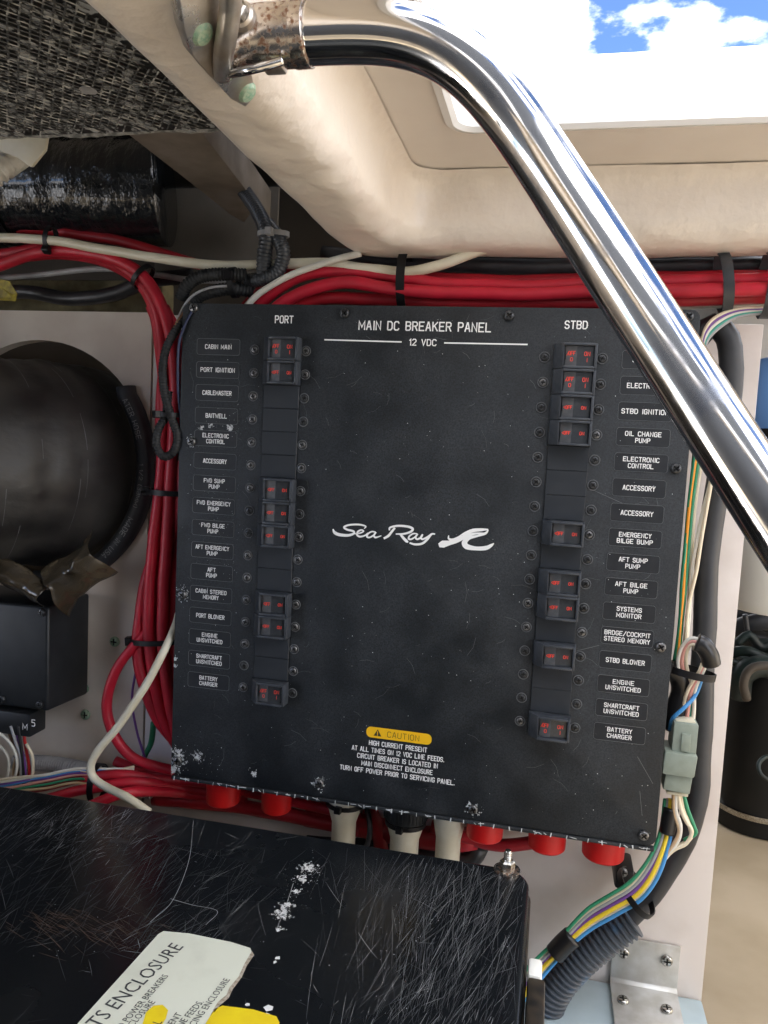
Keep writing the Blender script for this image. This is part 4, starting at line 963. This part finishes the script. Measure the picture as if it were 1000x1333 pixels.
for _ in range(420):          # band of rubs near the far edge at left
    s, g = pick(); scratch(random.gauss(110, 55), random.gauss(1085, 18), rad(random.gauss(35, 14)), random.uniform(6, 30), random.uniform(.0001, .0004), s)
for pts_ in (((222, 1170), (250, 1178), (283, 1186), (268, 1204)), ((196, 1200), (225, 1172), (246, 1120), (252, 1068)), ((360, 1210), (372, 1180), (382, 1150))):
    q = [atz(x, y, LZ) for x, y in pts_]; P = catmull(q, 6); S1.line([(p.x, p.y) for p in P], .00028)
SR = Strokes(on_lid)
for _ in range(120): scratch(random.gauss(95, 45), 1200 + random.gauss(0, 14), rad(random.gauss(-28, 10)), random.uniform(8, 40), random.uniform(.00015, .0004), SR)
for _ in range(60): scratch(random.gauss(165, 10), random.gauss(1083, 4), rad(random.gauss(5, 20)), random.uniform(4, 14), random.uniform(.0002, .0005), SR)
SR.build('rust_marks', mat('rust marks', (.07, .04, .025), .7), en)['kind'] = 'stuff'
for s, M in ((S1, M_scr1), (S2, M_scr2), (S3, M_scr3)):
    s.build('scratches', M, en)['kind'] = 'stuff'
V = []; F = []
def lflake(px, py, r):
    c = atz(px, py, LZ); k = len(V); n = random.randint(4, 7); a0 = random.random() * 6
    if c.x > ex1 - .004 or c.y > ey1 - .004: return
    V.extend([(c.x + r * random.uniform(.4, 1.3) * math.cos(a0 + 6.283 * i / n), c.y + r * random.uniform(.4, 1.3) * math.sin(a0 + 6.283 * i / n), LZ + .00012) for i in range(n)]); F.append(tuple(range(k, k + n)))
for cx, cy, sx_, sy_, cnt, big in ((400, 1135, 10, 9, 40, .0004), (385, 1162, 12, 22, 60, .0003), (560, 1180, 60, 45, 90, .00035), (90, 1075, 40, 15, 60, .0004), (300, 1120, 160, 40, 60, .0003), (500, 1260, 120, 40, 80, .0003), (100, 1200, 80, 50, 40, .0003)):
    for _ in range(cnt): lflake(random.gauss(cx, sx_), random.gauss(cy, sy_), random.uniform(.2, 1) * big)
def lcell(x, y, c):
    k = len(V); q = [c * random.uniform(.42, .62) for _ in range(4)]; h = LZ + .00012
    V.extend([(x - q[0], y - q[1], h), (x + q[1], y - q[2], h), (x + q[2], y + q[3], h), (x - q[3], y + q[0], h)]); F.append((k, k + 1, k + 2, k + 3))
for px, py, R_ in ((402, 1130, .012), (392, 1145, .008), (368, 1190, .010), (374, 1180, .008), (364, 1210, .005), (386, 1160, .006)):
    c = atz(px, py, LZ); stain(c.x, c.y, R_, lcell, cs=.0004)
for x, y, r in ((361, 1247, .0026), (358, 1252, .002), (367, 1191, .0028), (350, 1312, .0025), (347, 1320, .002), (345, 1328, .003), (322, 1308, .0015)): lflake(x, y, r)
mesh('paint_chips', V, F, mat('bare chips', (.72, .74, .74), .7), en)['kind'] = 'stuff'
# torn sticker
SZ = LZ + .00025
def lidpoly(name, px, M, z, parent):
    P = [atz(x, y, z) for x, y in px]; P.reverse()
    return mesh(name, P, [tuple(range(len(P)))], M, parent)
stk = lidpoly('sticker', [(96, 1338), (206, 1216), (213, 1212), (246, 1215), (300, 1226), (326, 1234), (328, 1240), (318, 1256), (312, 1268), (314, 1272), (300, 1286), (296, 1297), (284, 1306), (276, 1318), (262, 1345), (200, 1420), (60, 1400), (40, 1400)], M_stick, SZ, en)
fix_normals(stk)
torn = lidpoly('torn_edge', [(328, 1238), (331, 1243), (321, 1258), (315, 1272), (303, 1288), (298, 1299), (286, 1309), (279, 1318), (277, 1315), (284, 1304), (295, 1295), (299, 1285), (311, 1271), (318, 1255)], mat('torn paper', (.50, .46, .38), .9, c2=(.25, .2, .14), nscale=400), SZ + .0001, stk)
lidpoly('yellow_strip', [(280, 1313), (290, 1309), (330, 1314), (360, 1323), (364, 1331), (360, 1350), (230, 1420), (250, 1360)], M_styel, SZ + .0001, stk)
lidpoly('yellow_lozenge', [(186, 1332), (190, 1318), (200, 1309), (212, 1308), (219, 1315), (216, 1326), (200, 1350), (150, 1400), (170, 1360)], M_styel, SZ + .0001, stk)
def lid_text(txt, end, start, hpx_dir, h):
    """Helvetica-like lettering lying on the lid: baseline from start to end (photo px), right aligned at end"""
    z = SZ + .00022
    e, s = atz(*end, z), atz(*start, z); d = (e - s); d.z = 0; d.normalize()
    cu = bpy.data.curves.new('t', 'FONT'); cu.body = txt; cu.align_x = 'RIGHT'; cu.size = h / .70; cu.resolution_u = 2
    to = bpy.data.objects.new('t', cu); me = bpy.data.meshes.new_from_object(to)
    ang = math.atan2(d.y, d.x); me.materials.clear(); me.materials.append(M_ink)
    o = bpy.data.objects.new('lettering', me); COL.objects.link(o); o.parent = stk; o.location = e - wloc(stk); o.rotation_euler = (0, 0, ang); o.scale = (.80, 1, 1)
    bpy.data.objects.remove(to)
    return o
lid_text('DISTRIBUTION COMPONENTS ENCLOSURE', (240, 1232), (116, 1350), None, .0094)
lid_text('SWITCHES AND POWER BREAKERS', (220, 1270), (162, 1336), None, .0041)
lid_text('LOCATED IN THIS ENCLOSURE', (203, 1304), (172, 1338), None, .0041)
lid_text('HIGH CURRENT PRESENT', (238, 1320), (210, 1354), None, .0041)
lid_text('ON BATTERY POSITIVE LINE FEEDS.', (266, 1304), (238, 1336), None, .0041)
lid_text('DISCONNECT BATTERY BEFORE SERVICING ENCLOSURE', (300, 1275), (254, 1336), None, .0041)
lid_text('ELECTRICAL', (212, 1330), (190, 1356), None, .0050)

# ================================================================== CHROME TUBE AND BRACKET
gt = empty('hatch_support_tube', 'bent polished stainless tube with tarnish crossing in front of the panel', 'support tube', at(350, 48, -.262))
tp = [(402, 44, -.312), (450, 40, -.312), (500, 37, -.312), (540, 42, -.312), (570, 56, -.311), (597, 78, -.310), (622, 108, -.309), (650, 148, -.307), (690, 205, -.304), (760, 302, -.302), (834, 410, -.306), (890, 493, -.316), (946, 578, -.329), (1010, 676, -.340), (1080, 785, -.352), (1180, 940, -.370)]
A_, B_ = at(694, 188, -.3045), at(947, 578, -.329)
cp = [at(402, 44, -.312), at(455, 40.5, -.312), at(505, 39, -.312), at(545, 44, -.312), at(582, 58, -.311), at(614, 82, -.310), at(642, 114, -.308), at(668, 150, -.306), A_] + [A_.lerp(B_, f_) for f_ in (.12, .25, .4, .6, .8, 1, 1.3, 1.7, 2.2)]
cp = resample(catmull(cp, 10), .004)
for _ in range(30): cp = [cp[0]] + [(cp[i - 1] + cp[i] * 2 + cp[i + 1]) / 4 for i in range(1, len(cp) - 1)] + [cp[-1]]
tube('tube', cp, .0117, M_chrome, gt, seg=64, per=2)
tube('sleeve', [at(304, 52, -.314), at(350, 48, -.314), at(390, 45, -.312)], .0121, M_rust, gt, seg=40, per=6)
tube('collar', [at(386, 45.5, -.312), at(388, 45.4, -.312), at(400, 44.3, -.312), at(403, 44, -.312)], .0130, M_rust, gt, seg=40, per=3, rf=lambda i, p: .0121 if i in (0, 9) else .0125)
box('clamp_ear', at(345, 80, -.312).x, at(372, 80, -.312).x, -.317, -.309, at(350, 95, -.312).z, at(350, 82, -.312).z, M_brkt, gt, bev=.001)
# bracket plate on the beam
bk = empty('tube_bracket', 'stainless mounting bracket with greenish screws on the cream deck beam', 'bracket', at(290, 80, -.27))
PN = Vector((1, 0, -1)).normalized(); PO = Vector((-.0255, 0, .2598))
def onp(px, py, off=0):
    d = ray(px, py); return CAM + d * ((PO + PN * off - CAM).dot(PN) / d.dot(PN))
plx = [(230, -30), (285, -40), (304, 0), (318, 50), (330, 104), (331, 128), (320, 140), (302, 130), (272, 98), (252, 74), (241, 42)]
pp = [onp(x, y) for x, y in plx]
o = poly_prism('plate', pp, -PN * .007, M_brkt, bk, bev=.0008)
for x, y in ((264, 45), (322, 121)):
    c = onp(x, y); o = lathe('screw', [(.0050, -.0002), (.0049, .0018), (.0036, .0034), (.0001, .0040)], M_gscrew, bk, c=(0, 0, 0), axis='Z', seg=20)
    o.rotation_euler = PN.to_track_quat('Z', 'Y').to_euler(); o.location = c - wloc(bk)
# upright lug that carries the tube and the web below it
tube('lug', [onp(290, 96, .001), onp(291, 70, .004), onp(296, 40, .006), onp(300, 8, .006), onp(300, -25, .006)], .0042, M_brkt, bk, seg=12)
tube('web', [onp(294, 97, .002), at(320, 92, -.322), at(345, 86, -.322), at(368, 79, -.320)], .0018, M_chrome, bk, seg=10)
c = at(316, 22, -.327)
lathe('bolt', [(.0052, -.004), (.0052, .0020), (.0042, .0032), (.0001, .0036)], M_brkt, bk, c=c, axis='Y', seg=20)
lathe('nut', [(.0043, .0034), (.0045, .0040), (.0045, .0072), (.0036, .0080), (.0001, .0082)], M_bscrew, bk, c=c, axis='Y', seg=6, smooth=False)

# ================================================================== RIGHT SIDE: hose, harness, connector, bracket
cable('black_hose', 'thick black hose running down the right side of the panel', [(890, 520, .06), (897, 470, .05), (912, 434, .045), (935, 424, .045), (950, 450, .045), (950, 520, .045), (936, 620, .045), (922, 720, .045), (916, 840, .045), (912, 960, .045), (905, 1050, .045), (880, 1115, .045), (845, 1165, .045), (805, 1205, .045), (768, 1236, .045)], .0185, M_rubber, cat='hose', seg=24, per=10)
loom('corrugated_conduit', 'wide blue grey corrugated conduit at the lower right, around the black hose', px3([(822, 1196, .035), (795, 1215, .032), (760, 1243, .03), (730, 1275, .03), (712, 1308, .03), (700, 1360, .03)]), .031, mat('conduit blue grey', (.060, .072, .090), .38, c2=(.05, .12, .22), nscale=40, lo=.55, hi=.7), pitch=.0050, seg=28, depth=.14)
# long run beside the panel edge
runs = [('orange', [(912, 548), (905, 600), (898, 650), (893, 710), (889, 770), (884, 830), (880, 870)]), ('green', [(918, 548), (909, 600), (902, 650), (896, 720), (889, 800), (884, 850), (882, 880)]),
        ('cream', [(922, 560), (912, 610), (905, 660), (900, 720), (897, 780), (891, 840)]), ('green', [(908, 560), (899, 640), (893, 700), (888, 760), (884, 820), (878, 860)]),
        ('white', [(935, 590), (922, 640), (910, 690), (901, 740), (897, 800), (893, 850)]), ('brown', [(906, 570), (900, 640), (894, 720), (886, 800), (882, 850)]), ('cream', [(930, 610), (920, 660), (907, 740), (896, 790), (892, 840)])]
lb = {1: 'green wire in the run beside the panel right edge, in front', 3: 'green wire tight against the panel right edge', 6: 'short cream wire, rightmost of the run beside the panel right edge'}
for i, (c_, pts) in enumerate(runs):
    cable('wire', lb.get(i, c_ + ' wire in the run beside the panel right edge'), [(x, y, .024 + .0025 * (i % 3)) for x, y in pts], .0030, WIRE[c_], cat='wire', seg=8, group='wires down the right edge of the panel')
for i, (c_, dy) in enumerate((('purple', 0), ('white', 4), ('teal', 9), ('grey', 12), ('cream', -4))):
    cable('wire', c_ + ' wire arching round the panel top right corner', [(1060, 398 + dy * .5, .03), (1000, 402 + dy * .4, .03), (960, 405 + dy * .6, .03), (935, 415 + dy, .028), (920, 430 + dy * 1.2, .026), (914 + dy * .3, 455 + dy, .026), (912, 500, .026), (910, 560, .026)], .0029, WIRE[c_], cat='wire', seg=8, group='wires arching round the panel top right corner')
# loop of harness above the connector
loopc = ['cream', 'white', 'cream', 'pink', 'teal', 'green', 'white']
for i, c_ in enumerate(loopc):
    o_ = (i - 3) * 1.5; r = (i - 3) * 2.2
    pts = [(884 + i * 3, 946, .02), (888 + i * 2.6, 925, .018), (901 + o_, 897, .014), (914 + o_ * .5, 872, .010), (920 + r * .4, 852, .008), (913 + r * .3, 839 - r * .4, .008), (900, 835 - r * .6, .010), (891 - r * .5, 846 - r * .4, .012), (888 - r * .8, 862, .014), (891 - r * .8, 878, .016), (897 - r * .6, 890, .018)]
    cable('wire', {0: 'cream wire, front strand of the harness loop', 1: 'white wire, outer strand of the harness loop', 2: 'cream wire, middle strand of the harness loop', 3: 'pink wire of the harness loop', 4: 'teal wire of the harness loop', 5: 'green wire of the harness loop', 6: 'white wire, inner strand of the harness loop'}[i], [(x, y, Y + .002 * (i % 3)) for x, y, Y in pts], .0031, WIRE[c_], cat='wire', seg=8, group='harness loop above the connector')
cable('wire', 'bright blue wire leaving the top of the connector', [(872, 950, .02), (876, 935, .012), (890, 922, .010), (905, 905, .014), (915, 880, .016)], .0031, WIRE['blue'], cat='wire', seg=8)
o = tube('tape_wrap', px3([(907, 836, .006), (915, 840, .006), (923, 852, .007), (926, 864, .009)]), .0072, M_tape, seg=14); tag(o, 'black tape wrapped round the top of the harness loop', 'tape')
zip_tie('black zip tie round the harness loop', at(900, 875, .016), (at(893, 900, .016) - at(905, 850, .016)), .0175, .011, (1, 0, -.15), wd=.0055, headdir=(-1, -.2, 0))
o = tube('strap_end', px3([(872, 869, .02), (884, 880, .022), (888, 900, .024), (880, 925, .024), (876, 945, .03)]), .0085, M_tape, seg=12); tag(o, 'black mounting strap beside the panel edge above the connector', 'strap')
# connector
cn = empty('wire_connector', 'grey green multi-pin connector at the lower right edge of the panel', 'connector', at(888, 985, .02))
def obox(name, corners, y0, y1, M, parent, bev=.001):
    P = [at(x, y, y0) for x, y in corners]; return poly_prism(name, P, (0, y1 - y0, 0), M, parent, bev=bev)
obox('socket', [(878, 940), (910, 944), (906, 985), (874, 982)], .004, .026, M_conn, cn)
obox('plug', [(866, 978), (909, 985), (904, 1014), (862, 1008)], .000, .028, M_conn, cn, bev=.0015)
obox('collar', [(867, 1007), (902, 1012), (898, 1035), (863, 1028)], .004, .026, M_conn, cn)
obox('latch', [(888, 955), (900, 957), (898, 980), (886, 978)], .002, .0045, M_conn, cn, bev=.0006)
obox('seal', [(880, 937), (906, 940), (906, 944), (880, 941)], .007, .023, M_creamc, cn, bev=.0006)
obox('rear_seal', [(868, 1030), (896, 1034), (896, 1038), (868, 1034)], .007, .023, M_creamc, cn, bev=.0006)
# wires under the connector
for i, (c_, pts) in enumerate([('cream', [(882, 1034), (886, 1052), (893, 1068), (901, 1082), (894, 1098), (878, 1106), (862, 1120)]), ('cream', [(886, 1034), (890, 1055), (897, 1072), (900, 1090), (886, 1100), (868, 1112)]),
                               ('white', [(880, 1034), (880, 1056), (886, 1074), (884, 1092), (872, 1110), (860, 1124)]), ('green', [(890, 1034), (896, 1056), (904, 1078), (905, 1086), (890, 1094)]),
                               ('tan', [(877, 1032), (878, 1060), (884, 1082), (876, 1100), (860, 1122)])]):
    cable('wire', {0: 'cream wire bulging right below the connector, outer', 1: 'cream wire bulging right below the connector, inner', 2: 'white wire straight below the connector', 3: 'green wire behind the bulging cream wires', 4: 'tan wire below the connector'}[i], [(x, y, .012 + .003 * (i % 2)) for x, y in pts], .0032, WIRE[c_], cat='wire', seg=8, group='wires below the connector')
rain = [('green', -13, .0030), ('cream', -9.5, .0030), ('grey', -6.5, .0028), ('purple', -3, .0040), ('yellow', 1.5, .0040), ('white', 5.5, .0030), ('blue', 9, .0034), ('orange', -.5, .0028), ('black', -11, .0028)]
for i, (c_, d, dia_) in enumerate(rain):
    k = d
    pts = [(872 + k * .45, 1040, .018), (869 + k * .6, 1075, .016), (862 + k * .8, 1105, .012), (846 + k * 1.0, 1140 + k * .4, .008), (826 + k * .8, 1164 + k * .9, .007), (798 + k * .3, 1181 + k * 1.2, .008), (766 + k * .2, 1200 + k * 1.2, .010), (735 + k * .4, 1229 + k * .7, .008), (712 + k * .7, 1252 + k * .6, .006), (690 + k * .8, 1278 + k * .5, .0), (676, 1310, -.01)]
    back = .003 if c_ in ('orange', 'black') else 0
    cable('wire', c_ + ' wire in the rainbow bundle curving down to the lower right', [(x, y, Y + back + .0012 * (i % 2)) for x, y, Y in pts], dia_, WIRE[c_], cat='wire', seg=8, group='rainbow wire bundle below the panel corner')
o = tube('tape_wrap', px3([(745, 1219, .008), (733, 1230, .007), (722, 1242, .006)]), .0085, M_tape, seg=14); tag(o, 'black tape band round the rainbow wires', 'tape')
o = tube('tape_wrap', px3([(874, 1052, .017), (871, 1068, .016), (868, 1084, .015)]), .0062, M_tape, seg=14); tag(o, 'black tape band round the wires at the panel corner', 'tape')
zt = zip_tie('black mounting tie holding the rainbow wires and black hose, screwed to the bulkhead', at(828, 1161, .029), (.64, 0, .77), .0175, .0275, (.77, 0, -.64), wd=.0050, head=False)
mb = box('mount', *(lambda c: (c.x - .0075, c.x + .0085, .045, BY - .001, c.z - .012, c.z + .006))(at(812, 1138, .05)), M_zip, zt, bev=.003)
put('screw', SC_PANB, zt, at(811, 1135, .0445))
# aluminium angle
al = empty('angle_bracket', 'silver aluminium angle bracket with four screws at the lower right', 'bracket', at(842, 1283, BY - .004))
p, q = at(796, 1222, BY - .004), at(886, 1232, BY - .004); zl = -.3815
xl, xr = at(797, 1240, BY - .004).x, at(886, 1240, BY - .004).x
ztop = at(842, 1226, BY - .004).z
sec = [(BY - .001, ztop), (BY - .004, ztop), (BY - .004, zl + .006), (BY - .007, zl + .003), (.012, zl + .003), (.012, zl), (BY - .004, zl), (BY - .001, zl + .003)]
V, F = prism_x(sec, xl, xr); o = mesh('angle', V, F, M_alu, al); fix_normals(o); bevel(o, .0006, 2)
for x, y in ((812, 1240), (868, 1250)): put('screw', SC_BR, al, at(x, y, BY - .0045))
for x, y in ((811, 1303), (868, 1315)): put('screw', SC_BR, al, atz(x, y, zl + .0035), rot=(rad(-90), 0, 0))

# ================================================================== BEYOND THE BULKHEAD at the right
pm = empty('bilge_pump', 'black cylindrical pump with teal fittings beyond the bulkhead at right', 'pump', (at(985, 1000, .62).x, .62, -.449))
pc = at(996, 940, .62); R_ = .062
ztp = at(986, 868, .62).z
lathe('body', [(R_ * 1.06, -.448), (R_ * 1.06, -.425), (R_, -.42), (R_, ztp - .02), (R_ * .93, ztp)], M_pump, pm, c=(pc.x, .62, 0), seg=36)
lathe('base_ring', [(R_ * 1.09, -.424), (R_ * 1.10, -.420), (R_ * 1.09, -.416)], M_bscrew, pm, c=(pc.x, .62, 0), seg=36)
lathe('cap', [(R_ * .7, ztp + .001), (R_ * .8, ztp + .004), (R_ * .8, ztp + .016), (R_ * .4, ztp + .022), (R_ * .36, ztp + .04), (R_ * .2, ztp + .042)], M_teal, pm, c=(pc.x, .62, 0), seg=28)
tube('elbow', px3([(962, 905, .56), (966, 880, .55), (985, 868, .55), (1010, 872, .56), (1030, 890, .57)]), .016, M_teal, pm, seg=18)
cable('teal_hose', 'teal hose draped over the top of the black pump', [(940, 868, .60), (955, 850, .58), (975, 848, .57), (1000, 858, .57), (1040, 856, .58)], .015, M_teal, cat='hose', seg=18)
cable('dark_hose', 'dark ribbed hose above the pump', [(930, 850, .7), (950, 822, .68), (978, 812, .66), (1040, 800, .66)], .028, M_rubber, cat='hose', seg=18)
cable('tan_hose', 'tan curved hose in front of the teal fittings', [(972, 910, .52), (968, 890, .51), (976, 872, .51), (996, 866, .51), (1040, 872, .51)], .012, M_hull, cat='hose', seg=14)
for i_, (pp_, d_, mm_, lb_) in enumerate([([(936, 880), (944, 862), (962, 866), (970, 888), (964, 905)], .011, M_teal, 'dark green pipe bending round the left of the pump'), ([(948, 800), (952, 830), (944, 856), (950, 884)], .009, M_steel, 'dull metal pipe upright behind the pump'),
        ([(958, 838), (975, 826), (990, 842), (1010, 836)], .013, M_teal, 'dark green hose coiled over the pump'), ([(970, 800), (976, 830), (992, 850), (1000, 880)], .008, M_rubber, 'thin black hose hanging behind the pump'), ([(934, 905), (940, 890), (952, 892), (958, 910), (952, 930)], .007, M_brown, 'brown hose end beside the pump')]):
    cable('machinery_pipe', lb_, [(x, y, .56 + .02 * i_) for x, y in pp_], d_, mm_, cat='pipe', seg=10)
cable('green_wire', 'thin green wire curling on the floor at the right edge', [(1030, 985, .5), (1000, 985, .48), (988, 995, .47), (992, 1010, .46), (1010, 1018, .46), (1040, 1020, .46)], .006, M_teal, cat='wire', seg=8)
cable('dark_hose', 'dark hose looping behind the pump cap at the right edge', [(945, 900, .8), (940, 860, .8), (955, 835, .8), (980, 830, .8), (1030, 845, .8)], .03, M_pump, cat='hose', seg=16)
cable('dark_hose', 'thin dark hose high above the pump', [(930, 830, .9), (965, 800, .88), (1000, 815, .86), (1040, 830, .86)], .02, M_rubber, cat='hose', seg=14)
o = box('machinery_block', at(932, 900, .95).x, 1.1, .95, 1.04, -.449, at(960, 800, .95).z, M_pump, bev=.01); tag(o, 'dark machinery block in the shade behind the pump', 'machinery')
ft = empty('fuel_filter', 'white cylindrical filter hanging at the right edge', 'filter', (at(1010, 700, .42).x, .42, at(1010, 800, .42).z))
fc = at(1012, 700, .42); fr = (1012 - 962) / FPX * 1.05; z0 = at(1012, 798, .42).z; z1 = at(1012, 560, .42).z
lathe('canister', [(fr * .55, z0), (fr * .92, z0 + .004), (fr, z0 + .014), (fr, z1 - .05), (fr * .97, z1 - .045)], M_filter, ft, c=(fc.x, .42, 0), seg=40)
lathe('head', [(fr * .9, z1 - .044), (fr * 1.05, z1 - .04), (fr * 1.05, z1)], M_pump, ft, c=(fc.x, .42, 0), seg=40)
o = lathe('blue_drum', [(.02, at(990, 575, .5).z), (.055, at(990, 572, .5).z), (.06, at(990, 560, .5).z), (.06, at(990, 490, .5).z), (.05, at(990, 470, .5).z), (.02, at(990, 462, .5).z)], M_blue, c=(at(1005, 520, .5).x + .02, .5, 0), seg=36); tag(o, 'blue rounded container beyond the bulkhead at the right edge', 'container')
o = box('white_locker', at(952, 400, .75).x, .9, .75, 1.1, at(980, 470, .75).z, at(980, 360, .75).z, M_gel, bev=.01); tag(o, 'bright white locker beyond the bulkhead at the upper right edge', 'locker')
struct(box('unseen_shade_cover', .275, 1.29, .34, 1.6, .335, .365, M_hull))  # unseen cover added to dim the space beyond the bulkhead
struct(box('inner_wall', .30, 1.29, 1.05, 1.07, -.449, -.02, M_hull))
# ================================================================== OUTSIDE, seen through the hatch
cb = empty('cabin_side', 'sunlit white cabin side with one upright seam seen through the open hatch', 'cabin side', (0.2, 1.2, .34))
yc = 1.2
xa = at(676, 30, yc).x
box('panel', -1.0, xa - .0015, yc, yc + .05, ZD + .10, 2.2, M_gel, cb, bev=.004)
box('panel', xa + .0015, at(765, 20, yc).x, yc, yc + .05, ZD + .10, 2.2, M_gel, cb, bev=.004)
box('seam_strip', xa - .004, xa + .004, yc - .006, yc - .0005, ZD + .10, 2.2, M_greyc, cb)
